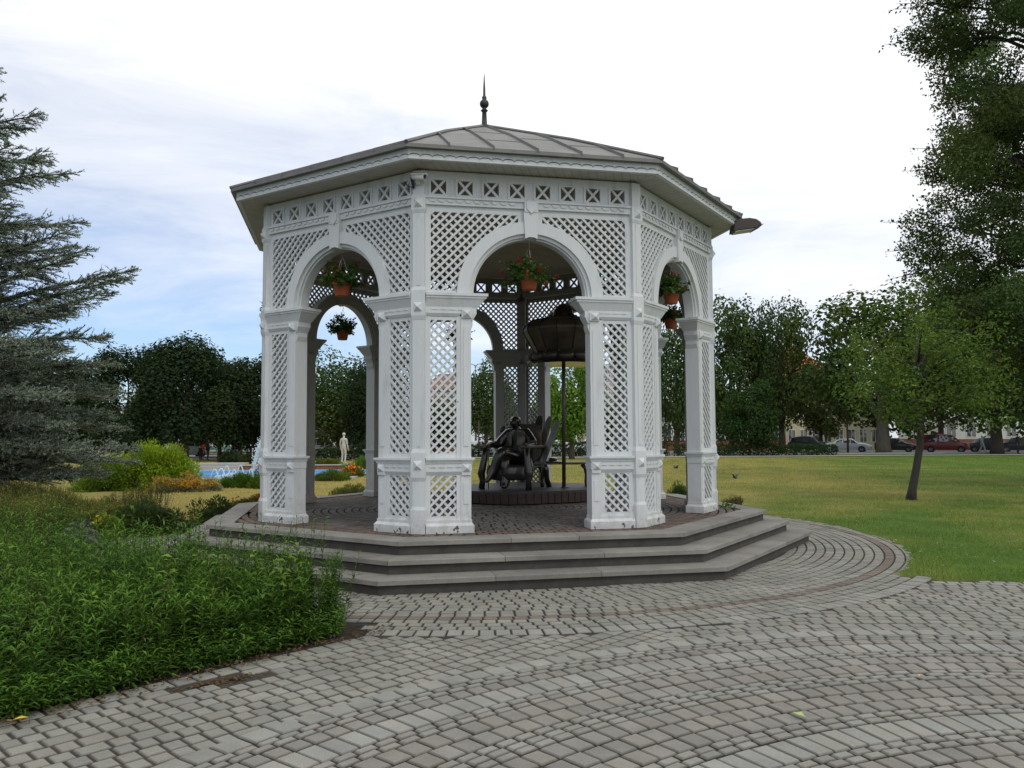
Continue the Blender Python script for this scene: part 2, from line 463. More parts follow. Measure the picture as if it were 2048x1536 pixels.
def pillar_meshes():
    m = MB()
    # corner post: shaft, wider blocks, base
    def blk(z0, z1, hw, pr): m.box(RP - 0.24, RP + pr, -hw, hw, z0, z1)
    blk(0.62, 4.74, 0.070, 0.000)
    blk(FL - 0.01, 0.72, 0.086, 0.014)
    for z0, z1 in ((1.10, 1.385), (3.00, 3.30), (4.27, 4.43)): blk(z0, z1, 0.086, 0.016)
    for z0, z1 in ((0.72, 0.76), (1.385, 1.43), (3.30, 3.34), (4.43, 4.46)):   # tapering shoulders above
        m.hexa([(RP - .2, -.086, z0), (RP + .016, -.086, z0), (RP + .016, .086, z0), (RP - .2, .086, z0)],
               [(RP - .2, -.072, z1), (RP + .003, -.072, z1), (RP + .003, .072, z1), (RP - .2, .072, z1)])
    for z0, z1 in ((1.06, 1.10), (2.95, 3.00), (4.23, 4.27)):                  # and below
        m.hexa([(RP - .2, -.072, z0), (RP + .003, -.072, z0), (RP + .003, .072, z0), (RP - .2, .072, z0)],
               [(RP - .2, -.086, z1), (RP + .016, -.086, z1), (RP + .016, .086, z1), (RP - .2, .086, z1)])
    m.box(RP - .01, RP + .006, -.022, .022, 1.46, 2.93); m.box(RP - .01, RP + .006, -.022, .022, 3.36, 4.22)
    lat = []
    for s in (1, -1):
        w = MB(wing_T(s))
        # plinth and its slopes
        w.box(.087, .655, -.235, .040, FL - .01, .535)
        w.hexa([(.087, -.235, .535), (.087, .040, .535), (.655, .040, .535), (.655, -.235, .535)],
               [(.087, -.215, .565), (.087, .014, .565), (.634, .014, .565), (.634, -.215, .565)])
        w.box(.087, .632, -.213, .010, .565, .60)
        # outer post (its inner side is the jamb of the arch) with a raised fillet
        w.box(.505, .625, -.21, -.004, .60, 3.0)
        for z0, z1 in ((.78, 1.03), (1.46, 2.88)): w.box(.535, .595, -.01, .004, z0, z1)
        # stiles and rails that frame the lattice panels, outside and inside
        for n0, n1 in ((-.062, -.018), (-.205, -.165)):
            w.box(.075, .145, n0, n1, .60, 3.0); w.box(.452, .507, n0 + .003, n1 + .002, .60, 3.0)
            for z0, z1 in ((.598, .642), (1.112, 1.16), (1.32, 1.378), (2.955, 3.0)): w.box(.144, .453, n0 + .001, n1 - .003, z0, z1)
        # dado: drip, band with slots, capping mould
        w.hexa([(.10, -.2, 1.125), (.10, -.014, 1.125), (.50, -.014, 1.125), (.50, -.2, 1.125)],
               [(.087, -.2, 1.165), (.087, .012, 1.165), (.52, .012, 1.165), (.52, -.2, 1.165)])
        w.box(.087, .632, -.212, .010, 1.165, 1.262)
        for k in range(4):
            u = .135 + k * .10
            w.prism([(u, 1.214), (u + .075, 1.214), (u + .0375, 1.240)], 1, .009, .020)
        w.box(.087, .640, -.222, .022, 1.262, 1.284); w.box(.087, .650, -.23, .036, 1.284, 1.300); w.box(.087, .662, -.24, .050, 1.300, 1.324)
        w.box(.512, .622, -.01, .016, 1.12, 1.262)
        w.pyramid([(.517, .016, 1.155), (.617, .016, 1.155), (.617, .016, 1.252), (.517, .016, 1.252)], (.567, .062, 1.205))
        # capital: drip, frieze board, stepped corbels under the impost, impost mould
        w.hexa([(.11, -.2, 3.0), (.11, -.012, 3.0), (.48, -.012, 3.0), (.48, -.2, 3.0)],
               [(.087, -.2, 3.035), (.087, .010, 3.035), (.51, .010, 3.035), (.51, -.2, 3.035)])
        w.box(.087, .640, -.215, .008, 3.035, 3.165)
        for k in range(4):
            u = .15 + k * .105
            w.prism([(u, 3.075), (u + .08, 3.075), (u + .04, 3.095)], 1, .007, .015)
        w.hexa([(.625, -.19, 2.84), (.625, -.02, 2.84), (.627, -.02, 2.84), (.627, -.19, 2.84)],
               [(.625, -.19, 2.90), (.625, -.02, 2.90), (.648, -.02, 2.90), (.648, -.19, 2.90)])
        w.box(.600, .648, -.19, -.02, 2.90, 2.955)
        w.hexa([(.600, -.2, 2.955), (.600, -.006, 2.955), (.648, -.006, 2.955), (.648, -.2, 2.955)],
               [(.600, -.2, 3.03), (.600, .008, 3.03), (.690, .008, 3.03), (.690, -.2, 3.03)])
        w.box(.600, .692, -.205, .006, 3.03, 3.10)
        w.box(.51, .635, -.02, .022, 2.985, 3.085)
        w.pyramid([(.52, .022, 2.99), (.62, .022, 2.99), (.62, .022, 3.08), (.52, .022, 3.08)], (.57, .066, 3.03))
        w.hexa([(.087, -.215, 3.10), (.087, .004, 3.10), (.700, .004, 3.10), (.700, -.215, 3.10)],
               [(.087, -.25, 3.212), (.087, .050, 3.212), (.792, .050, 3.212), (.792, -.25, 3.212)])
        w.box(.087, .806, -.258, .058, 3.212, 3.238); w.box(.087, .824, -.27, .072, 3.238, 3.272)
        m.v, m.f = m.v, m.f
        b = len(m.v); m.v += w.v; m.f += [tuple(b + i for i in f) for f in w.f]
        for z0, z1 in ((.638, 1.116), (1.374, 2.96)):
            q = MB(wing_T(s)); laths(q, .142, .456, z0, z1, -.020, flip=1); lat.append(q.mesh('lattice_panel'))
    for z in (1.24, 3.10, 4.345):
        m.pyramid([(RP + .016, -.055, z - .055), (RP + .016, .055, z - .055), (RP + .016, .055, z + .055), (RP + .016, -.055, z + .055)], (RP + .062, 0, z))
    return m.mesh('pillar'), lat
pm, plat = pillar_meshes()
for k in range(8):
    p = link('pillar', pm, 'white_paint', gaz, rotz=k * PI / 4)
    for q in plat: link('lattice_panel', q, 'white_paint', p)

def arch_meshes():
    U, Z0 = SIDE / 2, 3.272
    a = MB(face_T); n = 40
    for r0, r1, n0, n1 in ((.762, .907, -.215, .016), (.722, .764, -.20, -.022), (.700, .724, -.19, -.055)):
        for k in range(n):
            t0, t1 = PI * k / n, PI * (k + 1) / n
            c0, s0, c1, s1 = math.cos(t0), math.sin(t0), math.cos(t1), math.sin(t1)
            q = [(U + r0 * c0, Z0 + r0 * s0), (U + r1 * c0, Z0 + r1 * s0), (U + r1 * c1, Z0 + r1 * s1), (U + r0 * c1, Z0 + r0 * s1)]
            vs = [(u, n0, z) for u, z in q] + [(u, n1, z) for u, z in q]
            a.add(vs, [(4, 5, 6, 7), (3, 2, 1, 0), (1, 2, 6, 5), (3, 0, 4, 7)])
    # keystone with its notched foot
    a.prism([(U - .075, 3.965), (U - .03, 3.985), (U + .03, 3.985), (U + .075, 3.965), (U + .095, 4.29), (U - .095, 4.29)], 1, -.12, .040)
    a.box(U - .085, U + .085, -.12, .048, 4.29, 4.425)
    a.prism([(U - .06, 4.33), (U, 4.27), (U + .06, 4.33), (U + .06, 4.41), (U - .06, 4.41)], 1, .047, .060)
    sp = []
    fr = MB(face_T)
    for s in (1, -1):
        f = (lambda s: (lambda u, nn, z: face_T(u if s > 0 else SIDE - u, nn, z)))(s)
        w = MB(f)
        w.box(.075, .147, -.062, -.018, 3.272, 4.335)
        w.box(.146, .47, -.060, -.020, 3.272, 3.312)
        w.box(.146, 1.30, -.061, -.019, 4.258, 4.336)
        w.box(1.215, 1.30, -.060, -.021, 4.10, 4.258)
        b = len(fr.v); fr.v += w.v; fr.f += [tuple(b + i for i in q) for q in w.f]
        g = MB(f); laths(g, .144, 1.222, 3.308, 4.262, -.020, flip=1, circ=(U, Z0, .85)); sp.append(g.mesh('spandrel_lattice'))
    # architrave with a row of little scallops, frieze of crossed panels
    ar = MB(face_T)
    ar.box(.07, SIDE - .07, -.21, .014, 4.336, 4.412); ar.box(.07, SIDE - .07, -.215, .032, 4.412, 4.436)
    k = 0; u = .12
    while u < SIDE - .18:
        if abs(u + .05 - U) > .15: ar.prism([(u, 4.398), (u + .022, 4.368), (u + .068, 4.368), (u + .09, 4.398)], 1, .013, .026)
        u += .1075
    fz = MB(face_T)
    fz.box(.07, SIDE - .07, -.07, -.022, 4.668, 4.752); fz.box(.07, SIDE - .07, -.07, -.022, 4.434, 4.452)
    pitch = (SIDE - .16) / 8
    xs = [.08 + pitch * (i + .5) for i in range(8)]
    for i in range(9):
        c = .08 + pitch * i; fz.box(max(.07, c - .055), min(SIDE - .07, c + .055), -.071, -.026, 4.452, 4.668)
    for c in xs:      # a little frame and an X in every opening
        h = .096
        z0, z1 = 4.452, 4.668
        for q in ((c - h - .024, c - h + .004, z0, z1), (c + h - .004, c + h + .024, z0, z1)): fz.box(q[0], q[1], -.06, -.012, q[2], q[3])
        fz.box(c - h, c + h, -.059, -.013, z0 - .004, z0 + .020); fz.box(c - h, c + h, -.059, -.013, z1 - .022, z1 + .006)
        for sg in (1, -1):
            a0, a1 = (c - h, z0), (c + h, z1)
            if sg < 0: a0, a1 = (c - h, z1), (c + h, z0)
            dx, dz = a1[0] - a0[0], a1[1] - a0[1]; l = math.hypot(dx, dz); px, pz = -dz / l * .014, dx / l * .014
            fz.prism([(a0[0] + px, a0[1] + pz), (a1[0] + px, a1[1] + pz), (a1[0] - px, a1[1] - pz), (a0[0] - px, a0[1] - pz)], 1, -.055, -.019 - .001 * (sg < 0))
    return a.mesh('arch'), fr.mesh('spandrel_frame'), sp, ar.mesh('architrave'), fz.mesh('frieze')
am, frm, spm, arm, fzm = arch_meshes()
# eaves: scalloped fascia and boarded soffit, one set per face
RE = 3.955
def eave_meshes():
    SE = 2 * RE * math.sin(PI / 8)
    def T(u, n, z): return (RE + T45[0] * u + N45[0] * n, T45[1] * u + N45[1] * n, z)
    f = MB(T)
    def quad_prism(zf0, zf1, n0, n1):      # mitred board
        k = math.tan(PI / 8)
        vs = []
        for z in (zf0, zf1):
            for n in (n0, n1): vs += [(-n * k, n, z), (SE + n * k, n, z)]
        f.add([vs[0], vs[1], vs[3], vs[2], vs[4], vs[5], vs[7], vs[6]], [(0, 3, 2, 1), (4, 5, 6, 7), (0, 1, 5, 4), (1, 2, 6, 5), (2, 3, 7, 6), (3, 0, 4, 7)])
    quad_prism(4.757, 4.90, -.05, -.034)
    quad_prism(4.862, 4.905, -.04, .006)
    cnt = 22; p = SE / cnt
    for i in range(cnt):                   # a strip of half-round scallops, an open joint, the board above cut to match
        arc = [(i * p + p * .5 * (1 - math.cos(PI * j / 10)), .036 * math.sin(PI * j / 10) ** .8) for j in range(11)]
        for (u0, h0), (u1, h1) in zip(arc[:-1], arc[1:]):
            f.prism([(u0, 4.757), (u1, 4.757), (u1, 4.772 + h1), (u0, 4.772 + h0)], 1, -.034, .004)
            f.prism([(u0, 4.787 + h0), (u1, 4.787 + h1), (u1, 4.864), (u0, 4.864)], 1, -.034, 0.0)
    s = MB(T)
    k = math.tan(PI / 8); d = .62
    s.add([(0.01 * k, -.01, 4.766), (SE - .01 * k, -.01, 4.766), (SE - d * k, -d, 4.772), (d * k, -d, 4.772),
           (0.01 * k, -.01, 4.79), (SE - .01 * k, -.01, 4.79), (SE - d * k, -d, 4.80), (d * k, -d, 4.80)],
          [(0, 1, 2, 3), (7, 6, 5, 4), (0, 4, 5, 1), (2, 6, 7, 3)])
    return f.mesh('fascia'), s.mesh('soffit')
fam, som = eave_meshes()
for k in range(8):
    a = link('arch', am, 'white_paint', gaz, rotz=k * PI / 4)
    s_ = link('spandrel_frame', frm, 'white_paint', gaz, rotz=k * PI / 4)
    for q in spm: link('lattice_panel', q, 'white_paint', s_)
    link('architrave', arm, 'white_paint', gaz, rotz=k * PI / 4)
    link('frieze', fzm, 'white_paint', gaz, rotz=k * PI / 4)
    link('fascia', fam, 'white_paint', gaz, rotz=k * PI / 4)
    link('soffit', som, 'soffit_boards', gaz, rotz=k * PI / 4)
# ceiling
m = MB(); m.lathe([(3.42, 4.745), (3.40, 4.80), (.12, 5.95), (.0001, 5.95)], 8); m.build('ceiling', 'ceiling_boards', gaz)
# roof: eight planes with a slight swell, standing seams, cross welts, hips
ER, EZ, AZ = 4.03, 4.915, 6.585
m = MB()
m.lathe([(ER - .03, EZ - .03), (ER, EZ - .02), (ER, EZ), (2.3, EZ + (AZ - EZ) * (1 - 2.3 / ER) + .05), (.10, AZ)], 8)
roof = m.build('roof', 'roof_metal', gaz)
m = MB(); m.lathe([(ER - .06, EZ - .045), (ER + .004, EZ - .045), (ER + .004, EZ - .010), (ER - .06, EZ - .010)], 8); m.build('roof_edge', 'drip_edge', roof)
def roof_z(r): # along a hip, circumradius r
    if r > 2.3: return EZ + (EZ + (AZ - EZ) * (1 - 2.3 / ER) + .05 - EZ) * (ER - r) / (ER - 2.3)
    zm = EZ + (AZ - EZ) * (1 - 2.3 / ER) + .05
    return zm + (AZ - zm) * (2.3 - r) / 2.2
def seam_mesh():
    m = MB()
    c8 = math.cos(PI / 8); SE = 2 * ER * math.sin(PI / 8)
    def P(u, r, h):           # u along the eave from the middle, r circumradius of the ring
        a = PI / 8; ap = r * c8
        return (ap * math.cos(a) - u * math.sin(a) * 1.0, ap * math.sin(a) + u * math.cos(a), roof_z(r) + h)
    for u in (-1.05, -.53, 0.0, .53, 1.05):
        rt = max(.12, abs(u) / math.sin(PI / 8)); rs = [ER + .01, 3.4, 2.8, 2.3, 1.6, .8, .12]; rs = [r for r in rs if r > rt + .05] + [rt]
        for r0, r1 in zip(rs[:-1], rs[1:]):
            w = .010
            m.hexa([P(u - w, r0, -.01), P(u + w, r0, -.01), P(u + w, r1, -.01), P(u - w, r1, -.01)], [P(u - w * .6, r0, .036), P(u + w * .6, r0, .036), P(u + w * .6, r1, .036), P(u - w * .6, r1, .036)])
    for i, (u0, u1) in enumerate(((-1.05, -.53), (-.53, 0), (0, .53), (.53, 1.05))):
        for r in ((3.1, 1.9) if i % 2 else (2.6,)):
            if abs(u0) < r * .36 and abs(u1) < r * .36:
                m.hexa([P(u0, r, -.005), P(u1, r, -.005), P(u1, r - .03, -.005), P(u0, r - .03, -.005)], [P(u0, r, .008), P(u1, r, .008), P(u1, r - .03, .008), P(u0, r - .03, .008)])
    m.tube([(r, 0, roof_z(r) + .012) for r in (ER + .012, 3.2, 2.3, 1.2, .1)], .026, 6)
    return m.mesh('standing_seams')
sm = seam_mesh()
for k in range(8): link('roof_seam', sm, 'roof_edge', roof, rotz=k * PI / 4)
m = MB()
m.lathe([(.22, 6.50), (.16, 6.60), (.06, 6.64), (.045, 6.66), (.036, 6.86), (.05, 6.875), (.06, 6.89), (.045, 6.90), (.035, 6.915)] +
        [(max(.034, .076 * math.cos(t)), 7.0 + .076 * math.sin(t)) for t in [R_(a) for a in range(-70, 75, 14)]] +
        [(.04, 7.095), (.036, 7.12), (.022, 7.13), (.018, 7.25), (.008, 7.45), (.001, 7.53)], 14)
m.build('finial', 'patina', roof, smooth=True)

# ================================================================== STEPPED PLATFORM
plat_o = thing('stepped_platform', 'grey granite platform of three steps with brick floor under the white gazebo', 'platform', (GX, GY, 0), GROT)
A8 = [R_(45 * k) for k in range(8)]
def ring_pts(r, z): return [(r * math.cos(a), r * math.sin(a), z) for a in A8]
def tread(Ro, Ri, z, th, nb, seed):
    """mitred slabs with open joints"""
    rng = random.Random(seed); vs, cols, f4 = [], [], []
    c8 = math.cos(PI / 8)
    for k in range(8):
        a = R_(45 * k + 22.5); t = (-math.sin(a), math.cos(a)); n = (math.cos(a), math.sin(a))
        no, ni = Ro * c8, Ri * c8; ho, hi = Ro * math.sin(PI / 8), Ri * math.sin(PI / 8)
        cuts = [0] + sorted((i + rng.uniform(-.16, .16)) / nb for i in range(1, nb)) + [1]
        for i in range(nb):
            e = .003
            uo0, uo1 = -ho + 2 * ho * cuts[i] + e, -ho + 2 * ho * cuts[i + 1] - e
            ui0 = -hi + e if i == 0 else max(-hi + e, uo0); ui1 = hi - e if i == nb - 1 else min(hi - e, uo1)
            b = len(vs); ch = .008
            def pt(u, nn, zz): vs.append((t[0] * u + n[0] * nn, t[1] * u + n[1] * nn, zz))
            pt(uo0, no, z - th); pt(uo1, no, z - th); pt(ui1, ni, z - th); pt(ui0, ni, z - th)
            pt(uo0, no, z - ch); pt(uo1, no, z - ch); pt(ui1, ni, z - ch); pt(ui0, ni, z - ch)
            pt(uo0, no - ch, z); pt(uo1, no - ch, z); pt(ui1, ni, z); pt(ui0, ni, z)
            g = rng.uniform(.86, 1.1); cols += [(.265 * g, .252 * g, .225 * g)] * 12
            for q in ((3, 2, 1, 0), (0, 1, 5, 4), (1, 2, 6, 5), (2, 3, 7, 6), (3, 0, 4, 7), (4, 5, 9, 8), (5, 6, 10, 9), (6, 7, 11, 10), (7, 4, 8, 11), (8, 9, 10, 11)):
                f4.append([b + j for j in q])
    return np_mesh('tread', vs, [np.array(f4)], np.array(cols))
for i, (Ro, Ri, z) in enumerate(((4.2803, 3.93, FL), (4.6093, 4.20, .3027), (4.9206, 4.53, .1518))):
    st = link('step', tread(Ro, Ri, z, .052, 3, 5 + i), 'slab_stone', plat_o)
    m = MB(); r = Ro - .045
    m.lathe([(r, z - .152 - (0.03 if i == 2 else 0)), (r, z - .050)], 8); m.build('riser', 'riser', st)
m = MB(); m.lathe([(3.95, FL - .02), (.001, FL - .02)], 8); m.build('floor_bed', 'soil', plat_o)

# ================================================================== PAVING
class Stones:
    def __init__(s): s.v, s.c, s.f = [], [], []
    def add(s, quad, z, col, rng, ch=.010, depth=.035):
        """quad: 4 plan points counter-clockwise"""
        cx_ = sum(p[0] for p in quad) / 4; cy_ = sum(p[1] for p in quad) / 4
        z = z + rng.uniform(-.0025, .0025); tx, ty = rng.uniform(-.012, .012), rng.uniform(-.012, .012)
        b = len(s.v)
        for zz, ins in ((z - depth, 0), (z - ch * .9, 0), (z, ch)):
            for p in quad:
                dx, dy = p[0] - cx_, p[1] - cy_; l = math.hypot(dx, dy) or 1
                k = max(.3, 1 - ins * 1.35 / l)
                x, y = cx_ + dx * k, cy_ + dy * k
                s.v.append((x, y, zz + tx * (x - cx_) + ty * (y - cy_)))
        dirt = (.045, .038, .030); half = tuple(.2 * a + .8 * b_ for a, b_ in zip(col, dirt))
        s.c += [dirt] * 4 + [half] * 4 + [col] * 4
        for q in ((0, 1, 5, 4), (1, 2, 6, 5), (2, 3, 7, 6), (3, 0, 4, 7), (4, 5, 9, 8), (5, 6, 10, 9), (6, 7, 11, 10), (7, 4, 8, 11), (8, 9, 10, 11)): s.f.append([b + j for j in q])
    def mesh(s, name): return np_mesh(name, s.v, [np.array(s.f)], np.array(s.c))

GREY, GREYL, PINK, RED, THIN = (.268, .263, .226), (.298, .295, .262), (.258, .245, .214), (.195, .158, .130), (.276, .271, .238)
def jit(c, rng, a=.10):
    g = rng.uniform(1 - a, 1 + a); h = rng.uniform(-.022, .022)
    return (c[0] * g * (1 + h), c[1] * g, c[2] * g * (1 - h))
def arc_quad(c, r0, r1, a0, a1): return [(c[0] + r * math.cos(a), c[1] + r * math.sin(a)) for r, a in ((r0, a0), (r1, a0), (r1, a1), (r0, a1))]

rng = random.Random(3)
# brick floor inside the gazebo: rings, clipped to the octagon, round the statue plinth
fl = Stones(); r = .02; c8 = math.cos(PI / 8); k = 0
while r < 4.0:
    w = .115; n = max(6, int(2 * PI * r / .15)); off = rng.random()
    for i in range(n):
        a0, a1 = 2 * PI * (i + off) / n, 2 * PI * (i + 1 + off) / n
        am_ = (a0 + a1) / 2; loc = ((am_ - 0) % (PI / 4)) - PI / 8
        if (r + w / 2) * math.cos(loc) > 3.935 * c8: continue
        g = .006 / max(r, .06)
        colr = jit((.128, .118, .108) if r < 3.1 else (.150, .108, .088), rng, .2)
        fl.add(arc_quad((0, 0), r + .006, r + w - .006, a0 + g, a1 - g), FL - .014, colr, rng, ch=.008, depth=.02)
    r += w
link('brick_floor', fl.mesh('brick_floor'), 'paver', plat_o)

GC, RC = (GX, GY), (3.1, .92)
DISC, ROS = 6.42, 5.78
BED = [(-2.99, 4.83), (-2.32, 5.29), (-1.84, 5.78), (-1.32, 6.46)]
PD = (math.cos(R_(46.5)), math.sin(R_(46.5))); PN = (-PD[1], PD[0])      # the left path's direction
def bed_side(x, y):        # >0: on the planted side of the path edge
    return (x + 1.32) * PN[0] + (y - 6.46) * PN[1] - 0.02 - 0.05 * max(0, min(3, -((x + 1.32) * PD[0] + (y - 6.46) * PD[1]))) ** 1.6 * (-1)
def in_plaza(x, y):
    dg = math.hypot(x - GC[0], y - GC[1]); dr = math.hypot(x - RC[0], y - RC[1])
    if dg < 6.02: return True
    if dr < ROS: return True
    if y > 9.15 or x < -7: return False
    if x > 4.55: return y < 8.86 - .12 * (x - 4.9)
    if x > -1.25: return dg < DISC or y < 9
    return bed_side(x, y) < 0
pv = Stones()
hole = lambda x, y: ((x + 1.93) * .8 + (y - 5.44) * .6) ** 2 / .30 ** 2 + (-(x + 1.93) * .6 + (y - 5.44) * .8) ** 2 / .085 ** 2 < 1
def put(q, z, c, ch=.010):
    x = sum(p[0] for p in q) / 4; y = sum(p[1] for p in q) / 4
    if y < -3 or hole(x, y): return
    pv.add(q, z, c, rng, ch)
# rings round the gazebo, a red ring among them, a soldier course outermost
r = 4.538
while r < DISC - .02:
    red = 5.70 <= r < 5.82; last = r > DISC - .22
    w = (DISC - r) if last else .121
    n = int(2 * PI * r / (.132 if not last else .128)); off = rng.random()
    for i in range(n):
        a0, a1 = 2 * PI * (i + off) / n, 2 * PI * (i + 1 + off) / n; g = .0055 / r; a = (a0 + a1) / 2
        x, y = GC[0] + r * math.cos(a), GC[1] + r * math.sin(a)
        if not in_plaza(x, y) and r > 5.98: continue
        if bed_side(x, y) > .1 and x < -1.2 and r > 5.98: continue
        if math.hypot(x - RC[0], y - RC[1]) < ROS: continue
        put(arc_quad(GC, r + .006, r + w - .006, a0 + g, a1 - g), 0, jit(RED if red else (GREYL if last else GREY), rng))
    r += w
# the rosette
rows = [(.17, .26, GREYL), (.062, .2, THIN), (.062, .2, THIN), (.125, .19, PINK), (.225, .19, GREYL), (.066, .2, THIN), (.066, .2, THIN), (.165, .21, PINK), (.165, .21, PINK),
        (.068, .2, THIN), (.068, .2, THIN), (.068, .2, THIN), (.165, .2, PINK), (.165, .2, PINK), (.165, .2, PINK), (.07, .19, THIN), (.07, .19, THIN), (.25, .18, GREYL)]
rows += [(.07, .18, THIN), (.07, .18, THIN), (.165, .19, PINK), (.165, .19, PINK), (.07, .18, THIN), (.07, .18, THIN), (.23, .17, GREYL)] * 4
r = ROS
for w, ln, c in rows:
    r0 = r - w; n = max(6, int(2 * PI * r / (ln * .67))); off = rng.random() * .6
    if r0 < .4: break
    for i in range(n):
        a0, a1 = 2 * PI * (i + off) / n, 2 * PI * (i + 1 + off) / n; g = .0055 / r
        sk = -w * .32 / r                       # the joints of these rows lean
        q = arc_quad(RC, r0 + .006, r - .006, a0 + g, a1 - g)
        q = [q[0], tuple(RC[j] + ((q[1][j] - RC[j])) for j in (0, 1)), q[2], q[3]]
        if math.hypot(q[0][0] - GC[0], q[0][1] - GC[1]) < DISC - .07: continue
        put(q, 0, jit(c, rng), ch=.012)
    r = r0
# straight courses of the left path
v = 0.02; i = 0
while v > -9:
    w = .17 if i == 0 else (.128 if i % 5 else .138)
    u = -8.0 + rng.random() * .2
    while u < 9:
        ln = rng.choice((.108, .112, .118, .112, .115, .17)) if i else .15
        x = -1.32 + PD[0] * (u + ln / 2) + PN[0] * (v - w / 2); y = 6.46 + PD[1] * (u + ln / 2) + PN[1] * (v - w / 2)
        dg = math.hypot(x - GC[0], y - GC[1]); dr = math.hypot(x - RC[0], y - RC[1])
        if dg > DISC - .02 and dr > ROS - .03 and x < 1.3 and y < 7.2 and y > -3:
            q = [(-1.32 + PD[0] * a + PN[0] * b, 6.46 + PD[1] * a + PN[1] * b) for a, b in ((u + .0065, v - w + .0065), (u + ln - .0065, v - w + .0065), (u + ln - .0065, v - .0065), (u + .0065, v - .0065))]
            bend = lambda p: p
            put(q, -.007, jit(GREY, rng, .11))
        u += ln
    v -= w; i += 1
# courses that fan out on the right
r = ROS
while r < 9.4:
    w = .128; n = int(2 * PI * r / .14); off = rng.random()
    for i in range(n):
        a0, a1 = 2 * PI * (i + off) / n, 2 * PI * (i + 1 + off) / n; a = (a0 + a1) / 2
        x, y = RC[0] + (r + w / 2) * math.cos(a), RC[1] + (r + w / 2) * math.sin(a)
        if x < 1.25 or y < -2 or math.hypot(x - GC[0], y - GC[1]) < DISC - .02 or not in_plaza(x, y): continue
        g = .0055 / r
        put(arc_quad(RC, r + .006, r + w - .006, a0 + g, a1 - g), -.007, jit(GREY, rng))
    r += w
tag(link('paving', pv.mesh('paving'), 'paver'), 'grey and pinkish brick paving laid in rings and arcs', 'paving', kind='structure')
# joints: sandy soil with moss between the stones
m, nt, out = _nodes('joint_soil')
p = N(nt, 'ShaderNodeBsdfPrincipled', Roughness=0.95); co = coords(nt, 'Object')
c = ramp(nt, noise(nt, 1.8, 6, 0.7, co), [(0.35, (.034, .028, .022)), (0.6, (.055, .045, .034)), (0.75, (.042, .052, .02))])
c = mixcol(nt, 1.0, c, ramp(nt, noise(nt, 120, 3, .7, co), [(.3, .6), (.7, 1.3)]), 'MULTIPLY')
L(nt, c, p.inputs['Base Color']); L(nt, p.outputs[0], out.inputs[0])
# ================================================================== GROUND: one sheet to the horizon, lawn colours by noise
xs = np.concatenate([np.linspace(-600, -60, 10), np.linspace(-58, -14, 23), np.arange(-13, 14, .1), np.linspace(14.5, 60, 30), np.linspace(70, 600, 10)])
ys = np.concatenate([np.linspace(-60, -4, 12), np.arange(-3.5, 22, .1), np.linspace(22.5, 80, 60), np.linspace(85, 900, 25)])
XX, YY = np.meshgrid(xs, ys)
ZZ = np.array([[(-.026 if in_plaza(x, y) else (.004 if not (x < -1.2 and bed_side(x, y) > 0 and y < 12) else -.012)) if (abs(x) < 13.2 and y < 22) else gz(x, y) for x in xs] for y in ys])
ny, nx = XX.shape
idx = np.arange(ny * nx).reshape(ny, nx)
F = np.stack([idx[:-1, :-1], idx[:-1, 1:], idx[1:, 1:], idx[1:, :-1]], -1).reshape(-1, 4)
plz = np.array([[1.0 if (abs(x) < 13.2 and y < 22 and in_plaza(x, y)) else (0.6 if (x < -1.2 and bed_side(x, y) > -.1 and y < 10.3) else 0) for x in xs] for y in ys]).ravel()
def lawn_col(x, y):
    """lawn colours: parched straw between the gazebo and the path, greener under the trees to the right"""
    n1 = np.sin(x * .9 + np.sin(y * .55) * 2.1) * np.sin(y * .7 + np.sin(x * .4) * 1.7)
    n2 = np.sin(x * 2.3 + y * 1.1 + 1) * np.sin(y * 2.0 - x * .7)
    dry = 1 / (1 + np.exp(-(11.0 - np.abs(x - 0.25 * (y - 18)) ) * .32)) * (1 / (1 + np.exp(-(y - 15.5) * .6)))
    dry = np.clip(dry * .74 + .24 * n1 + .14 * n2, 0, 1)[..., None]
    left = (1 / (1 + np.exp((x + 3.5) * 1.2)))[..., None] * .75
    dry = np.clip(dry + left, 0, 1)
    return np.array((.098, .168, .030)) * (1 - dry) + np.array((.33, .275, .085)) * dry
gc = lawn_col(XX.ravel(), YY.ravel()) * .86
gc = np.where(plz[:, None] > .3, np.array((.055, .045, .034)), gc)
m, nt, out = _nodes('lawn_ground')
p = N(nt, 'ShaderNodeBsdfPrincipled', Roughness=0.95); p.inputs['Specular IOR Level'].default_value = .1
a = N(nt, 'ShaderNodeAttribute', attribute_name='col'); co = coords(nt, 'Object')
c = mixcol(nt, 1.0, a.outputs['Color'], ramp(nt, noise(nt, 1.3, 7, .75, co), [(.3, .65), (.7, 1.25)]), 'MULTIPLY')
c = mixcol(nt, 1.0, c, ramp(nt, noise(nt, 38, 4, .75, co), [(.3, .5), (.7, 1.4)]), 'MULTIPLY')
b = N(nt, 'ShaderNodeBump', Strength=.6, Distance=.03); L(nt, noise(nt, 30, 4, .75, co), b.inputs['Height']); L(nt, b.outputs[0], p.inputs['Normal'])
L(nt, c, p.inputs['Base Color']); L(nt, p.outputs[0], out.inputs[0])
tag(link('ground', np_mesh('ground', np.stack([XX.ravel(), YY.ravel(), ZZ.ravel()], -1), [F], gc), 'lawn_ground'), kind='structure')
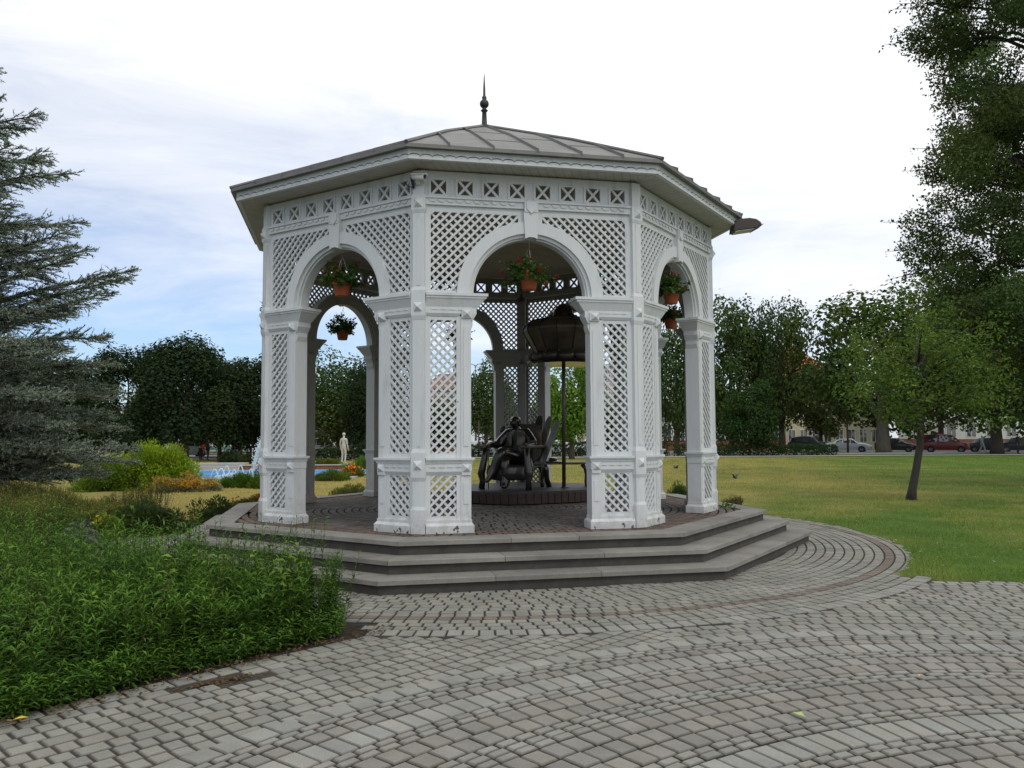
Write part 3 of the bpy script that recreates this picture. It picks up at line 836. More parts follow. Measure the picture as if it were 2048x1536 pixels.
# bedding under the paving, 4 mm below the chamfers
bx = np.arange(-7.2, 11.2, .15); by = np.arange(-3.2, 19.6, .15)
vs, fs, vi = [], [], {}
def bv(i, j):
    if (i, j) not in vi: vi[(i, j)] = len(vs); vs.append((bx[i], by[j], -.016))
    return vi[(i, j)]
for i in range(len(bx) - 1):
    for j in range(len(by) - 1):
        if in_plaza(bx[i] + .075, by[j] + .075): fs.append([bv(i, j), bv(i + 1, j), bv(i + 1, j + 1), bv(i, j + 1)])
tag(link('paving_bed', np_mesh('paving_bed', vs, [np.array(fs)]), 'joint_soil'), kind='structure')
# ================================================================== THINGS IN AND ON THE GAZEBO
def gaz_pt(r, ang_deg, z):       # gazebo polar to world
    a = GROT + R_(ang_deg); return (GX + r * math.cos(a), GY + r * math.sin(a), z)

# ---- leaves as real faces
def unit(a): return a / np.maximum(np.linalg.norm(a, axis=-1, keepdims=True), 1e-9)
def rand_unit(rng, n): return unit(rng.normal(size=(n, 3)))
def leaf_quads(C, D, Nn, Ln, Wd, col, fold=.18):
    C = np.asarray(C); n = len(C); D = unit(D); s = unit(np.cross(D, Nn)); nn = np.cross(s, D)
    Ln = np.broadcast_to(np.asarray(Ln, float).reshape(-1, 1), (n, 1)); Wd = np.broadcast_to(np.asarray(Wd, float).reshape(-1, 1), (n, 1))
    mid = C + D * Ln * .45
    V = np.stack([C, mid + s * Wd * .5 + nn * Wd * fold, C + D * Ln, mid - s * Wd * .5 + nn * Wd * fold], 1).reshape(-1, 3)
    F = np.arange(n * 4).reshape(n, 4)
    return V, F, np.repeat(col, 4, 0)
def leaf_ribbed(C, D, Nn, Ln, Wd, col, curl=.25):
    """five-point leaf with a folded midrib and a bent tip"""
    n = len(C); D = unit(D); s = unit(np.cross(D, Nn)); nn = np.cross(s, D)
    Ln = Ln.reshape(-1, 1); Wd = Wd.reshape(-1, 1)
    m = C + D * Ln * .48
    V = np.stack([C, m + s * Wd * .5 + nn * Wd * .2, C + D * Ln - nn * Ln * curl, m - s * Wd * .5 + nn * Wd * .2, m], 1).reshape(-1, 3)
    b = np.arange(n) * 5
    F = np.concatenate([np.stack([b + i, b + j, b + k], 1) for i, j, k in ((0, 1, 4), (0, 4, 3), (4, 1, 2), (4, 2, 3))])
    return V, F, np.repeat(col, 5, 0)
def varcol(rng, n, base, v=.28, hue=.12):
    g = rng.uniform(1 - v, 1 + v, (n, 1)); h = rng.uniform(-hue, hue, (n, 1))
    return np.array(base) * g * np.concatenate([1 + h * 1.4, 1 + h * .2, 1 - h], 1)
def tubes_np(A, B, ra, rb, sides=3):
    """many thin sticks A->B as one array mesh"""
    n = len(A); d = unit(B - A); up = np.where(np.abs(d[:, 2:3]) > .9, np.array([[1., 0, 0]]), np.array([[0., 0, 1.]]))
    a = unit(np.cross(d, up)); b = np.cross(d, a)
    ra = np.broadcast_to(np.asarray(ra, float).reshape(-1, 1), (n, 1)); rb = np.broadcast_to(np.asarray(rb, float).reshape(-1, 1), (n, 1))
    vs = []
    for P, r in ((A, ra), (B, rb)):
        for k in range(sides):
            t = 2 * PI * k / sides; vs.append(P + (a * math.cos(t) + b * math.sin(t)) * r)
    V = np.stack(vs, 1).reshape(-1, 3); base = np.arange(n) * 2 * sides
    F = np.concatenate([np.stack([base + k, base + (k + 1) % sides, base + sides + (k + 1) % sides, base + sides + k], 1) for k in range(sides)])
    return V, F
def join(parts):
    V, F, C, o = [], {}, [], 0
    for v, f, c in parts:
        V.append(v); F.setdefault(f.shape[1], []).append(f + o); C.append(c); o += len(v)
    return np.concatenate(V), [np.concatenate(x) for x in F.values()], np.concatenate(C)

# ---- hanging flower baskets
def basket_meshes(seed, spread, trail):
    rng = np.random.default_rng(seed)
    parts, fl = [], []
    n = 64
    for i in range(n):
        a = rng.uniform(0, 2 * PI); L_ = rng.uniform(.10, spread); up = rng.uniform(.03, .30)
        p0 = np.array([.05 * math.cos(a), .05 * math.sin(a), .10]); p2 = np.array([L_ * math.cos(a), L_ * math.sin(a), .12 + up - (L_ > .22) * rng.uniform(0, trail)])
        pm_ = (p0 + p2) / 2 + np.array([0, 0, .06])
        pts = np.array([(1 - t) ** 2 * p0 + 2 * t * (1 - t) * pm_ + t * t * p2 for t in np.linspace(0, 1, 6)])
        v, f = tubes_np(pts[:-1], pts[1:], .0022, .0018); parts.append((v, f, np.full((len(v), 3), (.05, .08, .02))))
        k = 16; tt = rng.uniform(.3, 1, k)
        C = np.array([(1 - t) ** 2 * p0 + 2 * t * (1 - t) * pm_ + t * t * p2 for t in tt]) + rng.normal(0, .012, (k, 3))
        D = rand_unit(rng, k) * [1, 1, .5]; Nn = rand_unit(rng, k) + [0, 0, 1.2]
        parts.append(leaf_quads(C, D, Nn, rng.uniform(.035, .065, k), rng.uniform(.035, .06, k), varcol(rng, k, (.07, .125, .032))))
        if rng.random() < .17:
            k = 16; C = p2 + np.array([0, 0, .02]) + rng.normal(0, .016, (k, 3))
            fl.append(leaf_quads(C, rand_unit(rng, k), rand_unit(rng, k), rng.uniform(.016, .028, k), .02, varcol(rng, k, (.26, .012, .014))))
    V, F, Cc = join(parts); fo = np_mesh('foliage', V, F, Cc)
    V, F, Cc = join(fl); return fo, np_mesh('blossoms', V, F, Cc)
bvar = [basket_meshes(21, .34, .12), basket_meshes(33, .38, .22), basket_meshes(47, .30, .08)]
m = MB(); m.lathe([(.078, 0), (.086, .01), (.112, .145), (.122, .148), (.124, .178), (.112, .18), (.105, .15), (.001, .14)], 18); potm = m.mesh('pot', True)
blabels = ['orange pot with red geraniums hanging in the arch left of the front corner pillar',
           'hanging orange pot with tall and trailing red flowers in the arch facing the camera',
           'hanging orange pot with spread leaves in the foreshortened right-hand front arch',
           'hanging dark red pot directly below and behind the right-hand orange pot',
           'hanging basket in the rear arch hidden behind the bronze canopy',
           'hanging basket seen through the lattice of the front corner pillar, trailing leaves against blue sky',
           'dark hanging basket silhouetted in the rear left arch against the sky',
           'hanging basket whose leaves stick out past the outermost left pillar']
baskets = []
for k in range(8):
    ap = RP * math.cos(PI / 8) - .11
    x, y, _ = gaz_pt(ap, 45 * k + 22.5, 0)
    zb = (3.375, 3.36, 3.40, 3.36, 3.36, 3.33, 3.33, 3.33)[k]
    b = thing('hanging_basket', blabels[k], 'flower basket', (x, y, zb), GROT + R_(45 * k + 22.5) + (0, 2.2, .6, 3, 1, 2, 4, 5)[k], 'flower baskets hung in the arches of the gazebo')
    link('pot', potm, 'terracotta' if k < 3 else 'shaded_pot', b)
    fo, flw = bvar[(0, 1, 2, 2, 0, 0, 0, 1)[k]]
    link('foliage', fo, 'leaf', b); link('blossoms', flw, 'petal', b)
    m = MB(); top = 3.975 - zb
    for j in range(3):
        a = 2 * PI * j / 3; m.tube([(.118 * math.cos(a), .118 * math.sin(a), .165), (.02 * math.cos(a), .02 * math.sin(a), top - .12), (0, 0, top - .09)], .0025, 5)
    m.tube([(0, 0, top - .09), (.015, 0, top - .06), (0, 0, top - .03), (0, 0, top + .01)], .004, 5)
    m.build('hanger', 'wire', b)

# ---- security camera at the front corner
v = gaz_pt(RP + .015, 45, 4.60); ang = GROT + R_(45)
sc = thing('security_camera', 'small white bullet security camera under the eaves above the front corner pillar', 'security camera', v, ang); sc.scale = (.8, .8, .8)
m = MB(); m.box(0, .02, -.035, .035, -.05, .05); m.tube([(.01, 0, .0), (.07, 0, -.01), (.12, .02, .02)], .014, 8); m.build('bracket', 'camera_white', sc, True)
m = MB(); m.tube([(.12, -.05, .035), (.15, .14, .015)], .036, 14); m.build('housing', 'camera_white', sc, True)
m = MB(); m.tube([(.149, .130, .016), (.1525, .152, .0137)], .031, 14); m.build('lens', 'lens_glass', sc)
m = MB()
m.add([(.072, -.07, .055), (.167, -.07, .055), (.2, .175, .033), (.105, .175, .033), (.09, -.07, .078), (.155, -.07, .078), (.185, .19, .056), (.12, .19, .056)],
      [(0, 1, 5, 4), (1, 2, 6, 5), (2, 3, 7, 6), (3, 0, 4, 7), (4, 5, 6, 7)]); m.build('sun_hood', 'camera_white', sc)
m = MB(); m.tube([(.02, -.03, -.03), (.03, -.10, -.09), (.01, -.16, -.06), (-.02, -.22, .02)], .008, 6); m.tube([(.01, -.07, -.10), (.01, -.10, .06)], .02, 8); m.build('cable', 'black_plastic', sc, True)

# ---- floodlight on the right-hand eave
v = gaz_pt(ER - .15, 135, 4.80)
fl_ = thing('floodlight', 'dark brown floodlight on a short arm beyond the right corner of the gazebo eaves', 'floodlight', v, 0.0); fl_.scale = (.9, .9, .9)
m = MB(); m.tube([(-.10, .0, .02), (.03, -.02, -.02), (.10, -.03, -.06)], .018, 8); m.build('arm', 'dark_housing', fl_, True)
m = MB()
pf = [(-.02, -.165), (.36, -.115), (.46, -.055), (.44, -.015), (.37, .035), (.26, .055), (.05, .035), (.0, -.04)]
m.prism(pf, 1, -.17, .13); m.build('housing', 'dark_housing', fl_, bevel=.008)
m = MB(); m.prism([(.02, -.176), (.345, -.128), (.348, -.118), (.018, -.160)], 1, -.15, .11); m.build('glass', 'lamp_glass', fl_)
m = MB(); m.prism([(.34, -.135), (.485, -.055), (.485, -.045), (.34, -.122)], 1, -.175, .135); m.build('rim', 'dark_housing', fl_)

# ================================================================== THE BRONZE GROUP
PZ = 0.66
# low brick plinth with a wavy front
pl = thing('statue_plinth', 'low round brick plinth with dark stone top under the bronze statue', 'plinth', (.22, 14.65, FL))
prof = []
for i in range(64):
    t = 2 * PI * i / 64
    r = 1.36 + .05 * math.sin(2 * t + .6) + (.09 * math.exp(-((t - 4.55) / .22) ** 2)) - .06 * math.exp(-((t - 5.1) / .25) ** 2)
    prof.append((r * math.cos(t), r * math.sin(t)))
m = MB()
for i in range(64):
    for e in (0,):
        p, q = prof[i], prof[(i + 1) % 64]
        k = .012
        p2 = (p[0] + (q[0] - p[0]) * k, p[1] + (q[1] - p[1]) * k); q2 = (q[0] - (q[0] - p[0]) * .08, q[1] - (q[1] - p[1]) * .08)
        inn = .88
        m.hexa([(p2[0], p2[1], 0), (q2[0], q2[1], 0), (q2[0] * inn, q2[1] * inn, 0), (p2[0] * inn, p2[1] * inn, 0)],
               [(p2[0], p2[1], .168), (q2[0], q2[1], .168), (q2[0] * inn, q2[1] * inn, .168), (p2[0] * inn, p2[1] * inn, .168)])
m.build('brick_edge', 'plinth_brick', pl, bevel=.006)
m = MB(); m.prism([(x * .985, y * .985) for x, y in prof], 2, .0, .16); m.build('core', 'soil', pl)
m = MB(); m.prism([(x * .99, y * .99) for x, y in prof], 2, .169, PZ - FL - .002); m.build('stone_top', 'plinth_stone', pl)

def skin_obj(name, J, chains, rad, mat, parent, root, sub=2):
    keys = list(J); ix = {k: i for i, k in enumerate(keys)}
    ed = set()
    for ch in chains:
        for a, b in zip(ch[:-1], ch[1:]): ed.add((ix[a], ix[b]))
    me = bpy.data.meshes.new(name); me.from_pydata([J[k] for k in keys], list(ed), [])
    o = link(name, me, mat, parent)
    md = o.modifiers.new('skin', 'SKIN'); md.use_smooth_shade = True
    for k, d in zip(keys, me.skin_vertices[0].data):
        r = rad[k] if k in rad else .05
        d.radius = r if isinstance(r, tuple) else (r, r); d.use_root = (k == root)
    sb = o.modifiers.new('smooth', 'SUBSURF'); sb.levels = sub; sb.render_levels = sub
    return o

def hand(J, rad, key, wrist, direction, side, size=.095, curl=(0, 0, -1)):
    """palm, four fingers of unequal length with a bend, thumb from the side of the palm"""
    w = Vector(wrist); d = Vector(direction).normalized(); c = Vector(curl).normalized()
    c = (c - d * c.dot(d)).normalized(); s_ = d.cross(c).normalized() * side
    palm = w + d * size * .9
    J[key + 'palm'] = tuple(palm); rad[key + 'palm'] = (.034, .02)
    ch = [[key + 'wrist', key + 'palm']]
    for i, (off, ln) in enumerate(((.030, .075), (.010, .085), (-.011, .08), (-.031, .06))):
        a = palm + s_ * off + d * .02; b = a + d * ln * .55 + c * ln * .18; e = b + d * ln * .25 + c * ln * .45
        for nm, p, r in ((f'{key}f{i}a', a, .0105), (f'{key}f{i}b', b, .0095), (f'{key}f{i}c', e, .008)): J[nm] = tuple(p); rad[nm] = r
        ch.append([key + 'palm', f'{key}f{i}a', f'{key}f{i}b', f'{key}f{i}c'])
    a = w + d * size * .45 + s_ * .032; b = a + d * .03 + s_ * .022 + c * .012; e = b + d * .03 + c * .015
    for nm, p, r in ((key + 'ta', a, .012), (key + 'tb', b, .011), (key + 'tc', e, .009)): J[nm] = tuple(p); rad[nm] = r
    ch.append([key + 'wrist', key + 'ta', key + 'tb', key + 'tc'])
    return ch

# seated man, legs crossed, one hand on a stick
CH_ROT = R_(-24); CHP = (.06, 14.32, PZ)
st = thing('seated_statue', 'dark bronze statue of a seated man with crossed legs and a long coat', 'statue', CHP, CH_ROT)
J = dict(pelvis=(0, .10, .50), waist=(.0, .13, .66), chest=(0, .11, .86), neckb=(-.005, .07, 1.00), neck=(-.01, .045, 1.055), head=(-.02, .015, 1.125), brow=(-.02, .0, 1.17), top=(-.02, .03, 1.225),
         nose=(-.035, -.085, 1.125), chin=(-.03, -.055, 1.07), occ=(-.015, .085, 1.14),
         rsh=(-.185, .09, .945), rel=(-.345, -.02, .74), rwrist=(-.345, -.30, .775),
         lsh=(.185, .10, .945), lel=(.355, -.02, .755), lwrist=(.30, -.26, .745),
         rhip=(-.095, .05, .495), rkn=(-.06, -.40, .50), ran=(-.01, -.36, .09), rheel=(-.01, -.33, .045), rtoe=(-.015, -.53, .035),
         lhip=(.095, .05, .50), lkn=(-.09, -.43, .655), lan=(-.235, -.50, .235), lheel=(-.24, -.47, .19), ltoe=(-.285, -.64, .12))
rad = dict(pelvis=(.17, .135), waist=(.195, .145), chest=(.215, .15), neckb=.095, neck=.058, head=(.078, .085), brow=(.076, .085), top=.05, nose=.016, chin=.032, occ=.055,
           rsh=.108, rel=.092, rwrist=.055, lsh=.108, lel=.092, lwrist=.055, rhip=.125, rkn=.115, ran=.088, rheel=.05, rtoe=.036, lhip=.125, lkn=.112, lan=.075, lheel=.045, ltoe=.03)
ch = [['pelvis', 'waist', 'chest', 'neckb', 'neck', 'head', 'brow', 'top'], ['head', 'nose'], ['head', 'chin'], ['head', 'occ'], ['chest', 'rsh', 'rel', 'rwrist'], ['chest', 'lsh', 'lel', 'lwrist'],
      ['pelvis', 'rhip', 'rkn', 'ran', 'rheel'], ['ran', 'rtoe'], ['pelvis', 'lhip', 'lkn', 'lan', 'lheel'], ['lan', 'ltoe']]
ch += hand(J, rad, 'r', J['rwrist'], (.05, -1, -.1), -1, curl=(.2, -.2, -1)); ch += hand(J, rad, 'l', J['lwrist'], (-.35, -1, -.25), 1)
skin_obj('body', J, ch, rad, 'bronze', st, 'pelvis')
m = MB(); m.ball((-.015, .035, 1.175), (.094, .108, .082), 14, 9); m.ball((-.01, .075, 1.13), (.082, .07, .075), 12, 8)
for s_ in (-1, 1): m.ball((-.02 + s_ * .083, .02, 1.12), (.014, .022, .034), 8, 6)
m.build('hair', 'bronze', st, True)
# coat: collar, lapels and skirts that fall over the seat
def cloth(name, rows, mat, parent, th=.018):
    n = len(rows[0]); vs = [p for r in rows for p in r]; fs = [(i * n + j, i * n + j + 1, (i + 1) * n + j + 1, (i + 1) * n + j) for i in range(len(rows) - 1) for j in range(n - 1)]
    me = bpy.data.meshes.new(name); me.from_pydata(vs, [], fs); me.polygons.foreach_set('use_smooth', np.ones(len(fs), bool))
    o = link(name, me, mat, parent); sd = o.modifiers.new('thickness', 'SOLIDIFY'); sd.thickness = th
    sb = o.modifiers.new('smooth', 'SUBSURF'); sb.levels = 2; sb.render_levels = 2
    return o
cloth('coat_skirt', [[(.20, .02, .70), (.31, -.06, .60), (.36, -.2, .50), (.30, -.36, .47)], [(.25, .05, .55), (.38, -.08, .45), (.42, -.26, .36), (.33, -.42, .36)],
                     [(.30, .08, .45), (.43, -.10, .30), (.44, -.30, .2), (.34, -.46, .24)]], 'bronze', st)
cloth('coat_skirt', [[(-.20, .02, .70), (-.28, -.06, .62), (-.32, -.2, .52), (-.24, -.34, .50)], [(-.25, .05, .55), (-.36, -.08, .45), (-.38, -.26, .34), (-.27, -.42, .34)],
                     [(-.30, .08, .45), (-.40, -.10, .27), (-.40, -.30, .16), (-.28, -.44, .18)]], 'bronze', st)
cloth('coat_lapel', [[(-.05, .02, 1.03), (-.10, .04, 1.04), (-.17, .06, 1.0)], [(-.06, -.06, .88), (-.13, -.045, .90), (-.20, .0, .90)], [(-.04, -.07, .70), (-.13, -.06, .72), (-.2, -.0, .74)]], 'bronze_light', st)
cloth('coat_lapel', [[(.04, .02, 1.03), (.09, .04, 1.04), (.16, .06, 1.0)], [(.05, -.06, .88), (.12, -.045, .90), (.19, .0, .90)], [(.03, -.07, .70), (.12, -.06, .72), (.19, -.0, .74)]], 'bronze_light', st)
def loc2w(p):
    c, s_ = math.cos(CH_ROT), math.sin(CH_ROT); return (CHP[0] + p[0] * c - p[1] * s_, CHP[1] + p[0] * s_ + p[1] * c, CHP[2] + p[2])
wk = thing('walking_stick', 'thin bronze walking stick standing upright under the hand of the seated statue', 'walking stick', loc2w((-.335, -.42, 0)), CH_ROT)
m = MB(); m.tube([(0, 0, 0), (0, 0, .72)], [.010, .012], 8); m.tube([(0, 0, .715), (.0, -.03, .735), (0, .06, .742)], .017, 8); m.build('shaft', 'bronze_worn', wk, True)

# armchair with splayed boards for a back
chair = thing('bronze_armchair', 'heavy bronze armchair with a fanned plank back behind the seated statue', 'armchair', CHP, CH_ROT)
m = MB(); m.box(-.38, .38, -.40, .30, .34, .41); m.build('seat', 'bronze', chair, bevel=.02)
cloth('seat_throw', [[(-.36, -.36, .42), (-.1, -.42, .43), (.16, -.41, .42), (.38, -.35, .42)], [(-.37, -.44, .34), (-.1, -.47, .32), (.18, -.46, .32), (.42, -.36, .33)], [(-.37, -.45, .16), (-.1, -.44, .13), (.18, -.45, .16), (.44, -.34, .14)]], 'bronze', chair)
for s_ in (-1, 1):
    m = MB(); m.tube([(s_ * .40, -.42, .72), (s_ * .40, -.44, .52), (s_ * .43, -.45, .36), (s_ * .45, -.46, .26), (s_ * .43, -.45, .14), (s_ * .44, -.47, 0)], [.045, .058, .066, .07, .052, .058], 8); m.build('leg', 'bronze', chair, True)
    m = MB(); m.tube([(s_ * .40, .30, .42), (s_ * .44, .33, .3), (s_ * .44, .36, .15), (s_ * .46, .42, 0)], [.045, .055, .045, .05], 8); m.build('leg', 'bronze', chair, True)
    m = MB(); m.box(s_ * .40 - .055, s_ * .40 + .055, -.50, .30, .70, .745); m.tube([(s_ * .40 - .058, -.50, .722), (s_ * .40 + .058, -.50, .722)], .036, 10); m.build('armrest', 'bronze_light', chair, bevel=.012)
for i, (bx, tx, tz, tw) in enumerate(((-.36, -.46, 1.08, .075), (-.22, -.27, 1.11, .075), (-.08, -.08, 1.12, .08), (.07, .13, 1.13, .08), (.18, .27, 1.26, .075), (.28, .44, 1.25, .062), (.36, .62, 1.18, .055))):
    by, ty = .26, .26 + .24 + .05 * (i % 2); m = MB(); rows_ = []
    d_ = Vector((tx - bx, ty - by, tz - .36)).normalized(); sx = Vector((d_.z, 0, -d_.x)).normalized(); nn = d_.cross(sx)
    pts = []
    for t, wd in ((0, .06), (.35, tw * .95), (.7, tw), (.9, tw * .9), (1.0, tw * .45)):
        c_ = Vector((bx + (tx - bx) * t, by + (ty - by) * t, .36 + (tz - .36) * t)); pts.append((c_, wd))
    for (c0, w0), (c1, w1) in zip(pts[:-1], pts[1:]):
        h = nn * .014
        m.hexa([tuple(c0 - sx * w0 - h), tuple(c0 + sx * w0 - h), tuple(c0 + sx * w0 + h), tuple(c0 - sx * w0 + h)], [tuple(c1 - sx * w1 - h), tuple(c1 + sx * w1 - h), tuple(c1 + sx * w1 + h), tuple(c1 - sx * w1 + h)])
    m.build('back_board', ('bronze', 'bronze', 'bronze_light', 'bronze_light', 'bronze', 'bronze_worn', 'bronze_worn')[i], chair)
m = MB(); m.box(-.34, .36, .42, .47, .80, .86); m.build('back_rail', 'bronze', chair, bevel=.01)
cloth('back_cushion', [[(-.34, .34, 1.08), (0, .38, 1.13), (.36, .36, 1.10)], [(-.38, .26, .98), (0, .27, 1.0), (.40, .28, .98)], [(-.38, .27, .70), (0, .27, .70), (.40, .28, .70)], [(-.36, .26, .42), (0, .26, .42), (.38, .26, .42)]], 'bronze_light', chair, .03)

# bench to the right, its curved legs
bn = thing('bronze_bench', 'low bronze bench with curved legs extending right of the armchair', 'bench', (.95, 14.62, PZ), R_(-4))
m = MB(); m.box(-.52, .36, -.17, .17, .395, .435); m.build('seat', 'bronze_light', bn, bevel=.008)
for s_ in (-1, 1):
    for e in (-.46, .33):
        m = MB(); m.tube([(e - .04, s_ * .13, .39), (e + .03, s_ * .13, .33), (e + .05, s_ * .13, .2), (e + .035, s_ * .13, .08), (e + .05, s_ * .13, 0)], [.035, .042, .038, .03, .035], 8); m.build('leg', 'bronze', bn, True)
hat = thing('bronze_hat', 'flat dark bronze hat lying on the bench beside the armchair', 'hat', (.72, 14.60, PZ + .437), .4)
m = MB(); m.lathe([(.001, 0), (.17, 0), (.175, .006), (.165, .014), (.10, .018), (.095, .05), (.07, .075), (.001, .08)], 20); m.build('felt', 'bronze', hat, True)

# big lantern-like canopy on a pole
cn = thing('bronze_canopy', 'large dark bronze balloon-shaped canopy on a slim pole behind the seated statue', 'canopy sculpture', (.92, 14.32, PZ))
m = MB(); m.tube([(-.02, 0, 0), (0, 0, 2.95)], .034, 12); m.lathe([(.07, 0), (.07, .012), (.036, .02)], 14); m.build('pole', 'bronze_light', cn, True)
K = 14
m = MB(); m.lathe([(.50, 2.33), (.55, 2.43), (.62, 2.56), (.685, 2.67), (.715, 2.74), (.716, 2.78), (.685, 2.84), (.59, 2.905), (.42, 2.96), (.22, 3.0)], K); body = m.build('shade', 'bronze_light', cn)
m = MB(); m.lathe([(.49, 2.335), (.66, 2.72), (.68, 2.80), (.2, 2.95), (.001, 2.96)], K); m.build('lining', 'bronze', cn)
m = MB(); m.lathe([(.235, 2.975), (.235, 3.01), (.19, 3.02), (.185, 3.06), (.165, 3.13), (.12, 3.195), (.06, 3.235), (.001, 3.25)], 16); m.build('dome', 'bronze', cn, True)
m = MB()
for k in range(8):
    a = 2 * PI * k / 8; m.ball((.215 * math.cos(a), .215 * math.sin(a), 3.02), (.035, .035, .03), 8, 5)
m.build('crest', 'bronze', cn, True)
m = MB()
for k in range(K):
    a = 2 * PI * k / K
    path = [(r * math.cos(a), r * math.sin(a), z) for r, z in ((.30, 2.982), (.60, 2.92), (.692, 2.845), (.724, 2.785), (.722, 2.74), (.626, 2.555), (.545, 2.415), (.52, 2.34), (.60, 2.26), (.62, 2.2))]
    m.tube(path, .012, 5)
m.build('ribs', 'bronze', cn, True)
m = MB()
for k in range(K):     # rolled hem of short curls
    a0, a1 = 2 * PI * (k + .06) / K, 2 * PI * (k + .94) / K; dz = .012 * (k % 2)
    m.tube([((.585 + .03 * math.sin(PI * t)) * math.cos(a0 + (a1 - a0) * t), (.585 + .03 * math.sin(PI * t)) * math.sin(a0 + (a1 - a0) * t), 2.285 + dz - .02 * math.sin(PI * t)) for t in (0, .25, .5, .75, 1)], [.055, .062, .064, .062, .055], 10)
m.build('rolled_hem', 'bronze_light', cn, True)
m = MB(); m.lathe([(.62, 2.16), (.66, 2.19), (.63, 2.24), (.58, 2.2)], K); m.build('lower_hem', 'bronze', cn)

# weed at the foot of the right pillar, fallen leaves, litter on the paving
rng = np.random.default_rng(5)
def tuft(name, label, cat, loc, n, Lr, Wr, col, spread=.06, up=.6, kind=None, mat='leaf', group=None):
    C = np.stack([rng.normal(0, spread, n), rng.normal(0, spread, n), np.abs(rng.normal(0, spread * .6, n))], 1)
    D = rand_unit(rng, n) * [1, 1, .6] + [0, 0, up]
    v, f, c = leaf_quads(C, D, rand_unit(rng, n) + [0, 0, 1], rng.uniform(*Lr, n), rng.uniform(*Wr, n), varcol(rng, n, col))
    o = link(name, np_mesh(name, v, [f], c), mat, loc=loc); return tag(o, label, cat, group, kind)
vx = gaz_pt(RP + .16, 137, FL)
tuft('weed', 'bright green weed growing at the foot of the right corner pillar', 'weed', vx, 26, (.05, .10), (.03, .05), (.10, .19, .03), .05)
vx = gaz_pt(RP + .05, 41, FL)
tuft('weed', 'tiny weed sprouting under the plinth of the front corner pillar', 'weed', vx, 6, (.02, .05), (.02, .03), (.10, .17, .04), .02)
def flat_leaf(label, x, y, s, mat, a):
    t = thing('fallen_leaf', label, 'leaf', (x, y, .022), a)
    m = MB(); vs = [(0, 0, 0), (s * .5, s * .38, .012), (s * 1.1, .0, .008), (s * .5, -s * .36, .014), (s * .5, 0, .0)]
    m.add(vs, [(0, 4, 1), (1, 4, 2), (0, 3, 4), (3, 2, 4)]); m.tube([(0, 0, 0), (-s * .4, .01, 0)], .0015, 4); m.build('blade', mat, t)
flat_leaf('yellow fallen leaf on the paving by the flower bed edge', -2.80, 4.64, .075, 'yellow_leaf', .3)
flat_leaf('pale green fallen leaf lying on the pinkish rosette bricks', 1.62, 4.62, .07, 'green_leaf', 2.3)
flat_leaf('tiny yellowish leaf on the pale arc of the rosette', 2.62, 5.35, .03, 'yellow_leaf', 1.0)
# ================================================================== TREES
def clump_crown(seed, K, n, base, L_, W_, shape='round', v=.25, cv=.22, shell=.45, cr=(.26, .42), droop=.0):
    """crown in the unit ball built from leaf clumps, ragged outline, gaps between"""
    rng = np.random.default_rng(seed)
    d = rand_unit(rng, K); r = rng.uniform(.35, .82, K) ** (.7)
    if shape == 'dome': d[:, 2] = np.abs(d[:, 2]) * 1.15 - .35; d = unit(d); r = rng.uniform(.62, .86, K)
    if shape == 'tall': d[:, 2] *= 1.1
    c = d * r[:, None]; R = rng.uniform(*cr, K)
    if shape == 'dome': R *= .8
    if shape == 'cone': c[:, :2] *= (.95 - .5 * (c[:, 2:3] + 1) / 2); 
    p = R ** 2 / (R ** 2).sum(); k = rng.choice(K, n, p=p)
    dd = rand_unit(rng, n); rr = R[k] * rng.uniform(shell, 1.0, n) ** .6 * (1 + .18 * rng.normal(size=n) * (rng.random(n) < .25))
    C = c[k] + dd * rr[:, None]
    Nn = unit(dd + .7 * rand_unit(rng, n) + [0, 0, .35]); D = rand_unit(rng, n) + [0, 0, -droop]; D = unit(D - Nn * (D * Nn).sum(1, keepdims=True) * .8)
    cl = varcol(rng, K, base, cv, .10)[k] * rng.uniform(1 - v, 1 + v, (n, 1))
    sxy = np.percentile(np.hypot(C[:, 0], C[:, 1]), 98); lo, hi = np.percentile(C[:, 2], [1.5, 98.5])
    f3 = np.array([1 / sxy, 1 / sxy, 2 / (hi - lo)]); o3 = np.array([0, 0, -(hi + lo) / 2]); C = (C + o3) * f3; c = (c + o3) * f3
    V, F, Cc = leaf_quads(C, D, Nn, rng.uniform(.7, 1.3, n) * L_, rng.uniform(.7, 1.3, n) * W_, cl)
    return np_mesh('crown', V, [F], Cc), c
DK, MD, BR, OL, YG = (.026, .044, .018), (.066, .100, .028), (.115, .205, .026), (.085, .105, .034), (.06, .11, .026)
CR = dict(dome=clump_crown(1, 90, 20000, DK, .060, .045, 'dome', cr=(.2, .32)), dark=clump_crown(2, 46, 13000, DK, .072, .055),
          mid=clump_crown(3, 44, 9000, MD, .075, .055), mid2=clump_crown(4, 36, 8500, OL, .080, .06, cr=(.24, .36)), bright=clump_crown(5, 40, 9000, BR, .085, .06),
          plane=clump_crown(6, 52, 10500, MD, .070, .055, cr=(.2, .34)), shrub=clump_crown(8, 40, 11000, (.034, .068, .018), .09, .05, cr=(.22, .36)))
def limbs(m, h0, zc, rx, rz, cl, tr, n=7, seed=0):
    rng = random.Random(seed)
    for c in rng.sample(list(map(tuple, cl)), min(n, len(cl))):
        e = (c[0] * rx * .85, c[1] * rx * .85, zc + c[2] * rz * .85)
        m.tube([(0, 0, h0 * .85), (e[0] * .35 + rng.uniform(-.1, .1), e[1] * .35, h0 + (e[2] - h0) * .45), e], [tr * .5, tr * .3, tr * .08], 6)
